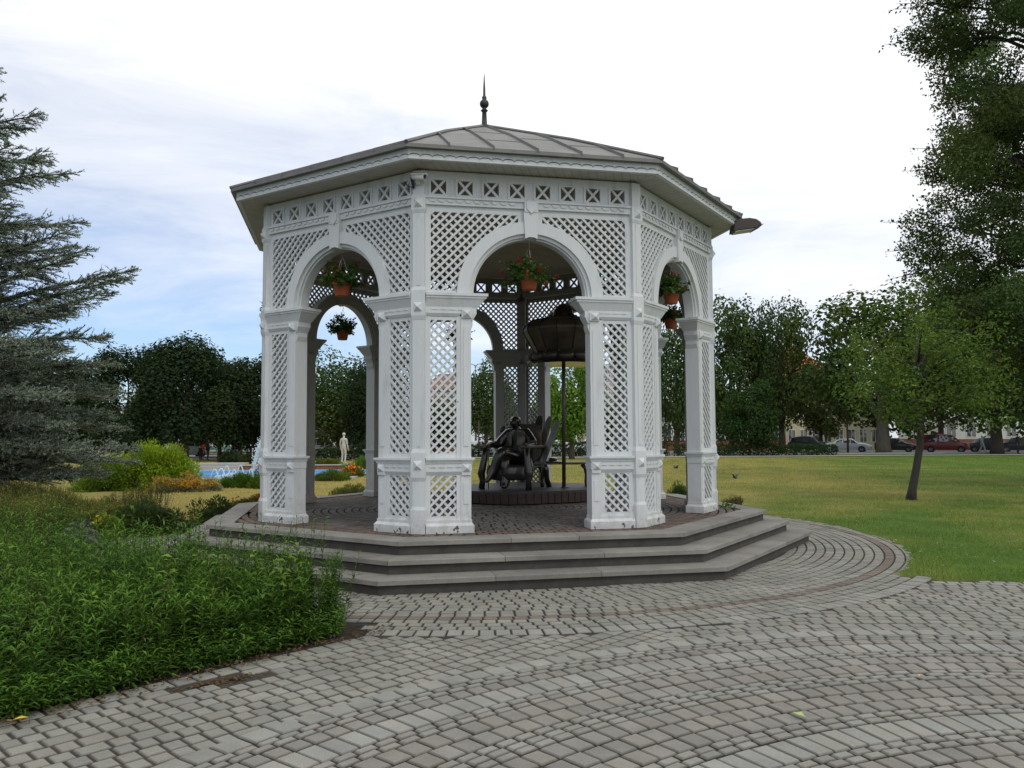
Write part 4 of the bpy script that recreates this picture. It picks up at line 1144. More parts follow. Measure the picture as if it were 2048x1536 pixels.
def tree(label, px, Y, top, half, kind, zlow=1.8, trunk=.2, cat='tree', name='broadleaf_tree', group=None, bark='bark', rot=None, ex=1.0):
    x = bearing(px, Y); g = gz(x, Y); ztop = height_at(top, Y, px) - g; rx = half / FPX * Y * ex
    zc, rz = (ztop + zlow) / 2, (ztop - zlow) / 2
    t = thing(name, label, cat, (x, Y, g), 0, group)
    me, cl = CR[kind]
    m = MB(); m.tube([(0, 0, -.1), (.02, 0, zlow * .3), (-.02, .02, zlow), (.03, 0, zc + rz * .4)], [trunk * 1.25, trunk, trunk * .85, trunk * .25], 10)
    limbs(m, zlow + .1, zc, rx, rz, cl, trunk, seed=int(px))
    m.build('trunk', bark, t, True)
    c = link('crown', me, 'leaf_matte', t, (0, 0, zc)); c.scale = (rx, rx, rz); c.rotation_euler = (0, 0, px * .37 if rot is None else rot)
    return t
G1 = 'trees across the park'
tree('big dark dome-shaped tree between the cedar and the gazebo', 372, 62, 688, 124, 'dome', 1.3, .26)
tree('dark rounded tree just left of the outermost left pillar', 505, 66, 722, 92, 'dark', 1.2, .2)
tree('dark tree half hidden behind the cedar tips', 255, 70, 706, 100, 'dome', 1.3, .2, rot=1.0)
tree('dark rounded tree between the dome tree and the outermost left pillar', 440, 74, 728, 90, 'dome', 1.2, .2, rot=2.5)
tree('dark tree behind the cedar, nearest the left edge', 90, 72, 720, 130, 'dark', 1.6, .25)
tree('tree framed in the rear left arch behind the white statue', 678, 76, 720, 92, 'mid', 1.3, .22)
tree('darker tree at the right side of the rear left arch', 752, 70, 735, 66, 'dark', 1.2, .2)
tree('low tree seen through the lattice of the front corner pillar', 872, 84, 800, 62, 'mid', 1.8, .2)
tree('tree left of the bronze statue behind a street lamp', 972, 76, 732, 66, 'mid', 2.3, .2)
tree('bright yellowish green tree behind the bronze canopy pole', 1142, 62, 705, 70, 'bright', 1.7, .2)
tree('dark small tree behind the right front pillar', 1236, 74, 800, 66, 'mid', 1.5, .2)
tree('tall tree between the two right pillars', 1352, 80, 648, 66, 'mid', 2.0, .26)
tree('wide leafy tree right of the gazebo with a bumpy top', 1462, 88, 612, 84, 'plane', 2.4, .35)
tree('tall tree left of the red spire roof', 1562, 86, 614, 72, 'plane', 2.6, .35, rot=2.0)
tree('loose olive tree in front of the red roofed building', 1640, 92, 742, 62, 'mid2', 2.0, .22)
tree('short bushy tree with several stems over the low hedge', 1497, 71, 772, 60, 'shrub', .9, .12, name='small_tree')
tree('stout plane tree with thick grey trunk left of the dark hatchback', 1764, 76, 596, 140, 'plane', 2.7, .62, bark='bark_grey', name='plane_tree')
tree('stout plane tree with thick dark trunk in front of the blue cars', 1990, 74, 560, 150, 'plane', 2.7, .52, name='plane_tree', rot=4)
tree('leafy tree filling the gap between the two plane trees', 1880, 98, 600, 130, 'mid', 3.2, .35)
tree('tree at the far right edge beyond the parked cars', 2130, 84, 600, 140, 'plane', 3.0, .4)
for i, px in enumerate((-60, 150, 330, 460, 590, 720, 850, 1010, 1100, 1290, 1400, 1530)):
    tree('dark tree of the distant row beyond the street', px, 108 + (i * 7) % 9, (790, 800, 770, 785, 760, 770, 815, 800, 790, 800, 760, 740)[i], 75, ('dark', 'mid', 'mid2')[i % 3], .9, .25, group='dark trees of the distant row beyond the street')

# ---- the tall tree on the right, close by
rng = np.random.default_rng(77)
def big_tree():
    X, Y = 17.7, 24.5
    t = thing('tall_tree', 'tall dark tree close by, its loose crown filling the upper right corner', 'tree', (X, Y, gz(X, Y)))
    K = 360; cl = []
    for i in range(K):
        z = rng.uniform(3.0, 19.5); R = 4.6 * (1 - max(0, (z - 13) / 11) ** 2) * (0.55 + .45 * min(1, (z - 2) / 3))
        a = rng.uniform(0, 2 * PI); r = R * rng.uniform(.2, 1.02) ** .6
        cl.append((r * math.cos(a), r * math.sin(a), z, rng.uniform(.45, 1.0)))
    cl = np.array(cl); n = 250000; p = cl[:, 3] ** 2; p /= p.sum(); k = rng.choice(K, n, p=p)
    dd = rand_unit(rng, n) * [1, 1, .75]; C = cl[k, :3] + dd * (cl[k, 3] * rng.uniform(.2, 1.05, n) ** .6)[:, None]
    Nn = unit(dd + .8 * rand_unit(rng, n) + [0, 0, .3]); D = rand_unit(rng, n) + [0, 0, -.5]
    col = varcol(rng, K, (.068, .100, .030), .3)[k] * rng.uniform(.75, 1.3, (n, 1))
    # fine twigs sticking out with a few leaves each
    V, F, Cc = leaf_quads(C, D, Nn, rng.uniform(.08, .15, n), rng.uniform(.045, .08, n), col)
    tw = 420; kk = rng.integers(0, K, tw); A = cl[kk, :3]; a_dir = unit(A * [1, 1, 0] + [0, 0, .6] + rng.normal(0, .5, (tw, 3))); B = A + a_dir * (cl[kk, 3] * rng.uniform(1.0, 1.7, tw))[:, None]
    tv, tf = tubes_np(A, B, .02, .006)
    m = 14; lc = (A[:, None] + (B - A)[:, None] * rng.uniform(.5, 1.05, (tw, m, 1))).reshape(-1, 3) + rng.normal(0, .07, (tw * m, 3))
    q = leaf_quads(lc, rand_unit(rng, tw * m) + [0, 0, -.3], rand_unit(rng, tw * m), rng.uniform(.09, .16, tw * m), .07, varcol(rng, tw * m, (.034, .058, .02)))
    V, F, Cc = join([(V, F, Cc), (tv, tf, np.full((len(tv), 3), .03)), q])
    link('crown', np_mesh('crown', V, F, Cc), 'leaf', t)
    mb = MB(); mb.tube([(0, 0, -.2), (.1, 0, 4), (-.1, .1, 9), (.1, 0, 17)], [.42, .34, .24, .05], 12)
    for c in cl[::3]: mb.tube([(0, 0, max(2.5, c[2] - 2.5)), (c[0] * .5, c[1] * .5, c[2] - .7), (c[0], c[1], c[2])], [.09, .05, .012], 6)
    mb.build('trunk', 'bark_dark', t, True)
big_tree()

# ---- leaning young tree on the lawn
def young_tree():
    X, Y = 9.34, 19.2
    t = thing('young_tree', 'young tree with a leaning slender trunk and airy light green crown on the lawn', 'tree', (X, Y, 0))
    mb = MB(); tp = [(0, 0, -.05), (.05, 0, .25), (.16, 0, .75), (.27, .02, 1.25), (.33, .05, 1.75), (.36, .05, 2.3), (.30, .08, 3.2), (.34, .1, 4.3)]
    mb.tube(tp, [.13, .095, .085, .08, .075, .06, .04, .015], 12)
    mb.tube([(0.02, 0, -.05), (-.1, -.05, .02)], [.06, .03], 6); mb.tube([(0.02, 0, -.05), (.12, .1, .03)], [.06, .03], 6)
    tips = []
    for i in range(30):
        a = i * 2.4 + rng.uniform(-.3, .3); h = rng.uniform(1.5, 3.4); L_ = rng.uniform(.8, 1.75); rise = rng.uniform(.25, .9)
        b = np.array([.33, .05, h]); e = b + np.array([math.cos(a) * L_, math.sin(a) * L_, rise])
        mid = (b + e) / 2 + np.array([0, 0, .12]); mb.tube([tuple(b), tuple(mid), tuple(e)], [.034, .02, .006], 6); tips.append((mid, e))
    mb.build('trunk', 'bark_dark', t, True)
    cl = [(e[0], e[1], e[2], rng.uniform(.26, .48)) for _, e in tips] + [(mm[0], mm[1], mm[2] + .1, rng.uniform(.25, .42)) for mm, _ in tips]
    for i in range(26):
        d = rand_unit(rng, 1)[0]; cl.append((.3 + d[0] * 1.45, d[1] * 1.45, 3.25 + d[2] * 1.35, rng.uniform(.2, .42)))
    for i in range(14):
        a = rng.uniform(0, 2 * PI); cl.append((.3 + 1.8 * math.cos(a), 1.8 * math.sin(a), rng.uniform(2.0, 3.9), rng.uniform(.18, .34)))
    for dx, dz in ((-.3, 1.72), (.15, 1.8), (.5, 1.45), (-.7, 1.3)): cl.append((.3 + dx, 0, 3.25 + dz, .35))
    cl = np.array(cl); K = len(cl); n = 10500; p = cl[:, 3] ** 2; p /= p.sum(); k = rng.choice(K, n, p=p)
    dd = rand_unit(rng, n); C = cl[k, :3] + dd * (cl[k, 3] * rng.uniform(.35, 1.1, n) ** .6)[:, None]
    D = rand_unit(rng, n) * [1, 1, .6] + [0, 0, -.4]; Nn = rand_unit(rng, n) + [0, 0, .8]
    col = varcol(rng, K, (.095, .15, .030), .3)[k] * rng.uniform(.7, 1.35, (n, 1))
    V, F, Cc = leaf_quads(C, D, Nn, rng.uniform(.06, .12, n), rng.uniform(.03, .055, n), col)
    link('crown', np_mesh('crown', V, [F], Cc), 'leaf', t)
young_tree()

# ---- blue cedar on the left: plates of needle-covered twigs
def cedar():
    X, Y = -10.45, 14.2
    t = thing('blue_cedar', 'large blue-grey cedar with layered drooping branches at the left edge', 'tree', (X, Y, 0))
    rg = np.random.default_rng(404)
    mb = MB(); mb.tube([(0, 0, -.2), (0, 0, 3), (.05, 0, 7), (0, 0, 10.5)], [.30, .24, .13, .02], 12)
    TA, TB = [], []
    NP = 190
    for i in range(NP):
        z = .45 + 9.9 * (i / NP) ** 1.22 + rg.uniform(-.12, .12); a = i * 2.39996 + rg.uniform(-.25, .25)
        Rz = min(3.72, .475 * (10.45 - z)) * (1 if z > 1.6 else .86 + .14 * z / 1.6)
        ln = Rz * rg.uniform(.78, 1.08)
        if ln < .15: continue
        rise = rg.uniform(.10, .50) * ln; droop = -.24 * ln if z < 3 else -.05 * ln
        n = 9; tt = np.linspace(0, 1, n)[:, None]
        d = np.array([math.cos(a), math.sin(a), 0]); side = np.array([-d[1], d[0], 0])
        bend = rg.uniform(-.12, .12) * ln
        P = np.array([0, 0, z]) + d * ln * tt + side * bend * tt ** 2 + np.array([0, 0, 1]) * (rise * np.sin(tt * PI * .5) * .9 + droop * tt ** 2 + .11 * ln * tt ** 4)
        mb.tube([tuple(p) for p in P], list(np.linspace(.03 + .012 * ln, .006, n)), 5, cap=False)
        nt_ = int((12.5 if z > 3.6 else 18) * ln) + 5
        for s_ in (-1, 1):
            t0 = np.sort(rg.uniform(.12, .99, nt_))
            base = np.stack([np.interp(t0, np.linspace(0, 1, n), P[:, j]) for j in range(3)], 1)
            tl = (.16 + .62 * np.sqrt(1 - t0) * min(1, ln / 2.2) * rg.uniform(.55, 1.1, nt_))[:, None]
            dirv = d * rg.uniform(.45, .95, (nt_, 1)) + s_ * side * rg.uniform(.5, 1.0, (nt_, 1)) + np.array([0, 0, 1]) * rg.uniform(-.22, .38, (nt_, 1))
            e = base + unit(dirv) * tl
            TA.append(base); TB.append(e)
            # side twigs
            for q in range(3):
                u = rg.uniform(.25, .9, (nt_, 1)); b2 = base + (e - base) * u
                d2 = unit(unit(dirv) + rg.normal(0, .55, (nt_, 3)) * [1, 1, .55]); TA.append(b2); TB.append(b2 + d2 * tl * rg.uniform(.25, .5, (nt_, 1)))
        TA.append(P[:-1]); TB.append(P[1:])
    A, B = np.concatenate(TA), np.concatenate(TB)
    mb.build('trunk', 'bark_dark', t, True)
    tv, tf = tubes_np(A, B, .006, .003); parts = [(tv, tf, np.full((len(tv), 3), (.035, .032, .026)))]
    ln = np.linalg.norm(B - A, axis=1); cnt = np.maximum(2, (ln / .0125).astype(int)); idx = np.repeat(np.arange(len(A)), cnt); n = len(idx)
    u = rg.uniform(0, 1.02, (n, 1)); C = A[idx] + (B - A)[idx] * u; ax = unit((B - A)[idx])
    rad_ = rand_unit(rg, n) + [0, 0, .55]; D = unit(ax * .7 + rad_)
    s_ = unit(np.cross(D, rand_unit(rg, n)))
    L_ = rg.uniform(.028, .050, (n, 1)); W_ = .0075
    V = np.stack([C - s_ * W_, C + s_ * W_, C + D * L_], 1).reshape(-1, 3); F = np.arange(n * 3).reshape(n, 3)
    tone = varcol(rg, len(A), (.27, .325, .255), .3, .08)[idx] * rg.uniform(.8, 1.2, (n, 1))
    parts.append((V, F, np.repeat(tone, 3, 0)))
    # small cones standing on the branches
    kc = rg.choice(len(A), 60); V, F, Cc = join(parts)
    link('needles', np_mesh('needles', V, F, Cc), 'needle', t)
    return n
print('cedar needles', cedar())

# ================================================================== BEDS AND SHRUBS
def stems(rg, P, H, lean, per, Lr, Wr, base, el=(.2, .9), t0=.12, tipcol=None, stemcol=(.05, .07, .025), r=.0025):
    """leafy upright stems: P (n,2) plan points, H heights"""
    n = len(P); A = np.concatenate([P, np.zeros((n, 1))], 1); ld = rg.normal(0, lean, (n, 2)); B = A + np.concatenate([ld * H[:, None], H[:, None]], 1)
    tv, tf = tubes_np(A, B, r, r * .6); parts = [(tv, tf, np.full((len(tv), 3), stemcol))]
    k = np.repeat(np.arange(n), per); m = len(k); j = np.tile(np.arange(per), n)
    t = t0 + (1 - t0) * (j + rg.uniform(0, 1, m)) / per; C = A[k] + (B - A)[k] * t[:, None]
    a = j * 2.4 + rg.uniform(0, 6.28, n)[k] + rg.uniform(-.4, .4, m); e = rg.uniform(*el, m) * (.55 + .7 * t)
    D = np.stack([np.cos(a) * np.cos(e), np.sin(a) * np.cos(e), np.sin(e)], 1); Nn = np.array([0, 0, 1.0]) + .35 * rand_unit(rg, m)
    col = varcol(rg, n, base, .3, .16)[k] * rg.uniform(.75, 1.25, (m, 1))
    if tipcol is not None: w_ = np.clip((t - .72) / .28, 0, 1)[:, None]; col = col * (1 - w_) + np.array(tipcol) * w_ * rg.uniform(.8, 1.2, (m, 1))
    sz = (1.05 - .45 * t); parts.append(leaf_ribbed(C, D, Nn, rg.uniform(*Lr, m) * sz, rg.uniform(*Wr, m) * sz, col))
    return join(parts)
rg = np.random.default_rng(2024)
# foreground bed
pts = []
while len(pts) < 3900:
    x, y = rg.uniform(-8.5, -1.0), rg.uniform(2.2, 11.0)
    if bed_side(x, y) < .22 or math.hypot(x - GC[0], y - GC[1]) < 5.97 or x > -1.44 or y > 10.2 - .28 * (x + 8): continue
    if y > 9.2 and rg.random() < .5: continue
    pts.append((x, y))
while len(pts) < 4900:
    x, y = rg.uniform(-3.6, -1.44), rg.uniform(5.4, 8.6)
    if bed_side(x, y) > .2 and math.hypot(x - GC[0], y - GC[1]) > 5.95: pts.append((x, y))
P = np.array(pts); dg = np.hypot(P[:, 0] - GC[0], P[:, 1] - GC[1]); edge = np.array([bed_side(x, y) for x, y in pts])
H = rg.uniform(.40, .66, len(P)) * (.55 + .45 * np.clip(edge / .5, 0, 1)) + .06 * np.sin(P[:, 0] * 2.1) * np.sin(P[:, 1] * 1.7)
tall = (dg < 7.4) & (rg.random(len(P)) < .22) & (edge > .5); H[tall] += rg.uniform(.12, .42, tall.sum())
V, F, Cc = stems(rg, P, H, .10, 34, (.08, .135), (.015, .025), (.050, .108, .016), tipcol=(.10, .20, .026))
patch = (.82 + .36 * (np.sin(V[:, 0] * 1.1 + 1.0) * np.sin(V[:, 1] * .9) * .5 + .5))[:, None]
tag(link('leafy_perennials', np_mesh('leafy_perennials', V, F, Cc * patch), 'leaf', loc=(0, 0, -.01)), 'dense dark green narrow-leaved perennials covering the near flower bed', 'perennials', kind='stuff')
# low edging growth: nettle-like leaves along the kerb
pts = []
while len(pts) < 700:
    x, y = rg.uniform(-6.5, -1.0), rg.uniform(3.0, 8.3); e = bed_side(x, y)
    if .10 < e < .32 and x < -1.42 and math.hypot(x - GC[0], y - GC[1]) > 5.98: pts.append((x, y))
P = np.array(pts); V, F, Cc = stems(rg, P, rg.uniform(.10, .26, len(P)), .35, 16, (.07, .12), (.014, .024), (.065, .14, .02), el=(.05, .7), tipcol=(.12, .25, .028))
tag(link('edging_plants', np_mesh('edging_plants', V, F, Cc), 'leaf', loc=(0, 0, -.01)), 'short leafy growth spilling along the edge of the near flower bed', 'plants', kind='stuff')
# broad-leaved clumps and straggling yellowish stems mixed into the bed
pts = []
while len(pts) < 90:
    x, y = rg.uniform(-6.5, -1.6), rg.uniform(4.6, 9.5)
    if bed_side(x, y) > .25 and math.hypot(x - GC[0], y - GC[1]) > 6.1 and (rg.random() < .3 or math.hypot(x + 2.0, y - 7.0) < .8): pts.append((x, y))
P = np.array(pts); V, F, Cc = stems(rg, P, rg.uniform(.5, .85, len(P)), .14, 20, (.09, .15), (.035, .06), (.095, .17, .025), el=(0, .6), t0=.35, tipcol=(.17, .28, .035))
tag(link('broad_leaved_plants', np_mesh('broad_leaved_plants', V, F, Cc), 'leaf'), 'lighter broad-leaved stems scattered through the near flower bed', 'plants', kind='stuff')
pts = []
while len(pts) < 110:
    x, y = rg.uniform(-7.5, -1.5), rg.uniform(4.2, 9.8)
    if bed_side(x, y) > .25 and math.hypot(x - GC[0], y - GC[1]) > 6.0: pts.append((x, y))
P = np.array(pts); V, F, Cc = stems(rg, P, rg.uniform(.45, .8, len(P)), .2, 14, (.05, .09), (.008, .014), (.14, .11, .05), el=(-.3, .6), t0=.3, stemcol=(.10, .075, .04))
tag(link('dry_stems', np_mesh('dry_stems', V, F, Cc), 'leaf_matte'), 'dry brownish stems among the green perennials', 'plants', kind='stuff')
# litter of dry leaves along the kerb
n = 800; pts = []
while len(pts) < n:
    x, y = rg.uniform(-6, -1.0), rg.uniform(3, 7); e = bed_side(x, y)
    if -.12 < e < .16 and rg.random() < math.exp(-abs(e) * 9): pts.append((x, y, .014))
    if rg.random() < .01: a_, b_ = rg.normal(0, .13), rg.normal(0, .035); pts.append((-1.93 + .8 * a_ - .6 * b_, 5.44 + .6 * a_ + .8 * b_, -.008))
pts = pts[:n]
v, f, c = leaf_quads(np.array(pts), rand_unit(rg, n) * [1, 1, .15], rand_unit(rg, n) * .3 + [0, 0, 1], rg.uniform(.015, .05, n), rg.uniform(.01, .028, n), varcol(rg, n, (.12, .08, .045), .4))
tag(link('leaf_litter', np_mesh('leaf_litter', v, [f], c), 'leaf_matte'), 'brown leaf litter along the bed edge', 'litter', kind='stuff')
# mixed border between the near bed and the lawn
pts = []
while len(pts) < 3000:
    x, y = rg.uniform(-9.5, -3.2), rg.uniform(9.4, 15.0)
    if math.hypot(x - GC[0], y - GC[1]) < 6.15 or y < 9.6 or x < -.62 * y: continue
    pts.append((x, y))
P = np.array(pts); q_ = .5 + .5 * np.sin(P[:, 0] * 1.9 + 2 * np.sin(P[:, 1] * 1.3))
V, F, Cc = stems(rg, P, .42 + .45 * q_ * rg.uniform(.6, 1.1, len(P)), .18, 34, (.045, .085), (.010, .018), (.095, .125, .030), tipcol=(.20, .19, .045))
tone = (.7 + .6 * (.5 + .5 * np.sin(V[:, 0] * 1.3 + V[:, 1] * .8)))[:, None] * np.array([1, 1, 1]) 
tag(link('mixed_border_plants', np_mesh('mixed_border_plants', V, F, Cc * tone), 'leaf'), 'olive and reddish mixed border plants between the near bed and the lawn', 'plants', kind='stuff')
# shoots with broader light leaves in the bed
def bush(label, px, Y, top, half, base, n, L_, W_, name='shrub', cat='shrub', K=26, depth=None, fl=None, flc=None, z0=.05, seed=0, up=.3, mat='leaf', group=None, gmul=1.0):
    r = np.random.default_rng(900 + seed); x = bearing(px, Y); g = gz(x, Y); h = height_at(top, Y, px) - g; rx = half / FPX * Y; ry = depth or rx * .7
    t = thing(name, label, cat, (x, Y, g), 0, group)
    c = unit(r.normal(size=(K, 3))); c[:, 2] = np.abs(c[:, 2]); c = c * [rx * .78, ry * .78, h * .72] * r.uniform(.5, 1, (K, 1)); R = r.uniform(.22, .36, K) * min(rx, h)
    k = r.integers(0, K, n); dd = rand_unit(r, n); C = c[k] + dd * (R[k] * r.uniform(.4, 1.05, n) ** .6)[:, None]; C[:, 2] = np.maximum(C[:, 2], z0 * r.uniform(.3, 1.5, n))
    D = unit(dd + .6 * rand_unit(r, n) + [0, 0, up]); Nn = rand_unit(r, n) + [0, 0, .8]
    col = varcol(r, K, base, .2, .1)[k] * r.uniform(.75, 1.3, (n, 1))
    v, f, cc = leaf_quads(C, D, Nn, r.uniform(.7, 1.3, n) * L_, r.uniform(.7, 1.3, n) * W_, col)
    link('foliage', np_mesh('foliage', v, [f], cc), mat, t)
    m = MB()
    for i in range(9):
        q = c[i % K]; m.tube([(q[0] * .15, q[1] * .15, -.03), (q[0] * .5, q[1] * .5, q[2] * .6), tuple(q)], [.02, .014, .005], 5)
    m.build('stems', 'bark_dark', t, True)
    if fl:
        k = r.integers(0, K, fl); sel = c[k] + [0, 0, .0] + (rand_unit(r, fl) * [1, 1, .6] + [0, -.5, .55]) * R[k][:, None] * .9
        col = varcol(r, fl, flc, .2, .06)
        v, f, cc = leaf_quads(np.repeat(sel, 5, 0) + r.normal(0, L_ * .5, (fl * 5, 3)), rand_unit(r, fl * 5), rand_unit(r, fl * 5) + [0, -.5, .6], L_ * 1.0, L_ * .8, np.repeat(col, 5, 0))
        link('blossoms', np_mesh('blossoms', v, [f], cc), 'petal', t)
    return t
bush('yellow-green rounded spirea-like shrub in front of the dark dome tree', 305, 25.5, 874, 112, (.20, .29, .02), 26000, .085, .045, K=46, seed=1)
bush('smaller darker green shrub joined to the left of the yellow-green one', 205, 24.5, 902, 62, (.13, .21, .025), 9000, .08, .04, seed=2)
bush('silvery grey cushion plant with bright yellow flowers', 330, 23.6, 946, 42, (.17, .19, .15), 5000, .04, .018, fl=260, flc=(.52, .30, .02), seed=3, name='flowering_plant', cat='flowers')
bush('silvery cushion plant with the thickest band of orange-yellow flowers', 385, 23.9, 942, 42, (.17, .19, .15), 5000, .04, .018, fl=330, flc=(.54, .29, .02), seed=4, name='flowering_plant', cat='flowers')
bush('silvery cushion plant with few yellow flowers nearest the pool plants', 427, 24.3, 948, 26, (.18, .20, .16), 3200, .04, .018, fl=90, flc=(.60, .33, .02), seed=5, name='flowering_plant', cat='flowers')
bush('light green feathery plant clump before the blue basin', 478, 26, 940, 42, (.085, .16, .02), 6500, .09, .02, up=.9, seed=6, name='flowering_plant', cat='flowers')
bush('light green clump half behind the outermost left pillar', 535, 25.5, 934, 40, (.10, .17, .02), 6000, .09, .02, up=.9, seed=7, name='flowering_plant', cat='flowers')
bush('low brownish green shrub beside the left end of the steps', 440, 13.6, 985, 88, (.055, .075, .025), 12000, .045, .02, seed=8, up=.6)
bush('reddish-tinged plant clump at the left rear of the platform', 520, 17.0, 978, 70, (.13, .12, .035), 9000, .06, .018, up=.9, fl=60, flc=(.32, .10, .03), seed=9, name='flowering_plant', cat='flowers')
bush('olive green shrub left of the brownish shrub by the steps', 300, 13.4, 992, 78, (.050, .075, .024), 11000, .05, .022, seed=10, up=.6)
bush('bright lime plant between the shrubs behind the near bed', 215, 12.6, 1010, 34, (.14, .22, .03), 3000, .06, .022, seed=11, up=.8, fl=25, flc=(.5, .36, .03))
bush('dark shrub under the lower cedar branches', 110, 13.0, 985, 70, (.035, .05, .022), 9000, .05, .02, seed=12, up=.5)
bush('grey-mauve lavender clump behind the near bed', 165, 11.3, 1030, 48, (.10, .105, .10), 5000, .07, .010, up=1.1, fl=70, flc=(.22, .18, .30), seed=13, name='lavender', cat='lavender')
bush('hosta-like plant with cream-edged leaves at the left edge of the bed', 22, 9.0, 1058, 42, (.20, .24, .09), 700, .12, .06, seed=14, name='hosta', cat='plant', K=14)
bush('flower stand with orange lilies before the white statue', 700, 33, 926, 34, (.11, .17, .03), 3500, .11, .02, up=1.1, fl=26, flc=(.62, .22, .04), seed=15, name='flowering_plant', cat='flowers')
bush('grassy green mound to the right of the white statue', 742, 38, 908, 46, (.075, .15, .02), 7000, .16, .02, up=1.0, seed=16, name='grass_mound', cat='ornamental grass')
bush('light green plants in the rear left arch in front of the basin', 668, 30, 938, 48, (.10, .155, .028), 6000, .09, .02, up=.9, seed=17, name='flowering_plant', cat='flowers')
bush('yellowish bush beside the brick wall left of the white statue', 655, 48, 912, 34, (.13, .15, .03), 3500, .1, .04, seed=18)
bush('tan-green weedy patch behind the front left pillar', 705, 21, 962, 55, (.13, .14, .04), 5000, .07, .014, up=1.1, seed=19, name='flowering_plant', cat='flowers')
bush('tall green weeds at the right rear edge of the platform', 1358, 17.5, 948, 30, (.060, .105, .03), 2600, .09, .014, up=1.4, seed=20, name='tall_weeds', cat='weeds')
bush('dry brownish weed tuft right of the last pillar', 1462, 16.6, 985, 26, (.13, .11, .055), 1800, .07, .010, up=1.3, seed=21, name='tall_weeds', cat='weeds')
bush('yellow flowers behind the plinth left of the armchair', 955, 19.5, 958, 24, (.12, .16, .03), 900, .07, .012, up=1.3, fl=22, flc=(.72, .42, .02), seed=22, name='flowering_plant', cat='flowers')
bush('dark low shrub by the far people behind the basin', 462, 56, 898, 30, (.035, .055, .02), 4500, .14, .06, seed=23)
bush('dark low shrub nearest the fountain jet behind the basin', 502, 54, 900, 26, (.05, .06, .025), 4000, .14, .06, seed=24)
bush('dark conical yew bush beside the white statue', 745, 58, 848, 38, (.025, .045, .02), 6500, .12, .05, seed=25, K=34)
# clipped hedges
def hedge(label, x0, x1, y0, y1, h, g, base, seed):
    r = np.random.default_rng(seed); t = thing('hedge', label, 'hedge', ((x0 + x1) / 2, (y0 + y1) / 2, g)); a, b = (x1 - x0) / 2, (y1 - y0) / 2
    n = int((x1 - x0) * 520); C = np.stack([r.uniform(-a, a, n), r.uniform(-b, b, n), r.uniform(0, h, n)], 1)
    wob = 1 + .12 * np.sin(C[:, 0] * 1.7 + seed) + .06 * np.sin(C[:, 0] * 5); k = r.integers(0, 3, n)
    C[k == 0, 2] = h * wob[k == 0]; C[k == 1, 1] = -b * r.uniform(.9, 1.1, (k == 1).sum())
    D = rand_unit(r, n) + [0, -.3, .3]; v, f, cc = leaf_quads(C, D, rand_unit(r, n) + [0, -.6, .6], r.uniform(.12, .22, n), r.uniform(.07, .12, n), varcol(r, n, base, .35))
    link('foliage', np_mesh('foliage', v, [f], cc), 'leaf_matte', t)
    m = MB(); xx = -a + .4
    while xx < a: m.tube([(xx, 0, 0), (xx + .1, .05, h * .8)], [.03, .012], 5); xx += 1.1
    m.build('stems', 'bark_dark', t, True)
hedge('clipped dark hedge along the far path behind the bronze statue', bearing(935, 71), bearing(1335, 71), 70.5, 72.5, 1.05, gz(0, 71), (.03, .05, .018), 31)
hedge('low clipped hedge in front of the black car and small tree', bearing(1345, 71), bearing(1662, 71), 70, 72.5, .85, gz(0, 71), (.034, .062, .02), 32)
hedge('dark hedge behind the basin near the parked vans', bearing(560, 62), bearing(800, 62), 61.5, 63, .8, gz(0, 62), (.03, .05, .018), 33)
# ---- grass blades on the lawn
n = 230000; rgl = np.random.default_rng(99)
yy = 6.5 + 58 * rgl.random(n) ** 1.7; xx = rgl.uniform(-.42, .72, n) * yy
keep = np.array([not (abs(x) < 13 and y < 22 and (in_plaza(x, y) or math.hypot(x - GX, y - GY) < 4.9 or (x < -1.0 and y < 10.5 and bed_side(x, y) > -.2))) for x, y in zip(xx, yy)])
xx, yy = xx[keep], yy[keep]; n = len(xx); zz = np.where(yy > 20, -.008 * (yy - 20), .003)
C = np.stack([xx, yy, zz], 1); D = rand_unit(rgl, n) * [.8, .8, 0] + [0, 0, 1]; D = unit(D); L_ = rgl.uniform(.022, .072, (n, 1)) * (1 + .5 * np.sin(xx * 3.1 + 2 * np.sin(yy * 2.3)) * np.sin(yy * 2.7))[:, None]; W_ = (.0018 + .00022 * yy)[:, None]
s_ = unit(np.cross(D, rand_unit(rgl, n)))
V = np.stack([C - s_ * W_, C + s_ * W_, C + D * L_], 1).reshape(-1, 3); F = np.arange(n * 3).reshape(n, 3)
cc = lawn_col(xx, yy) * rgl.uniform(.8, 1.8, (n, 1))
tag(link('grass', np_mesh('grass', V, [F], np.repeat(cc, 3, 0)), 'grass_blade'), 'short dry and green lawn grass', 'grass', kind='stuff')

n = 260; pts = []
while len(pts) < n:
    y = 8.8 + 9 * rgl.random(); x = rgl.uniform(3.5, 9)
    if not in_plaza(x, y) and math.hypot(x - GC[0], y - GC[1]) < 9: pts.append((x, y, .05))
v, f, c = leaf_quads(np.array(pts), rand_unit(rgl, n) * [1, 1, .2], rand_unit(rgl, n) * .3 + [0, 0, 1], rgl.uniform(.02, .05, n), rgl.uniform(.015, .035, n), varcol(rgl, n, (.32, .30, .18), .4))
tag(link('lawn_litter', np_mesh('lawn_litter', v, [f], c), 'leaf_matte'), 'pale fallen petals and leaf bits on the lawn edge', 'litter', kind='stuff')
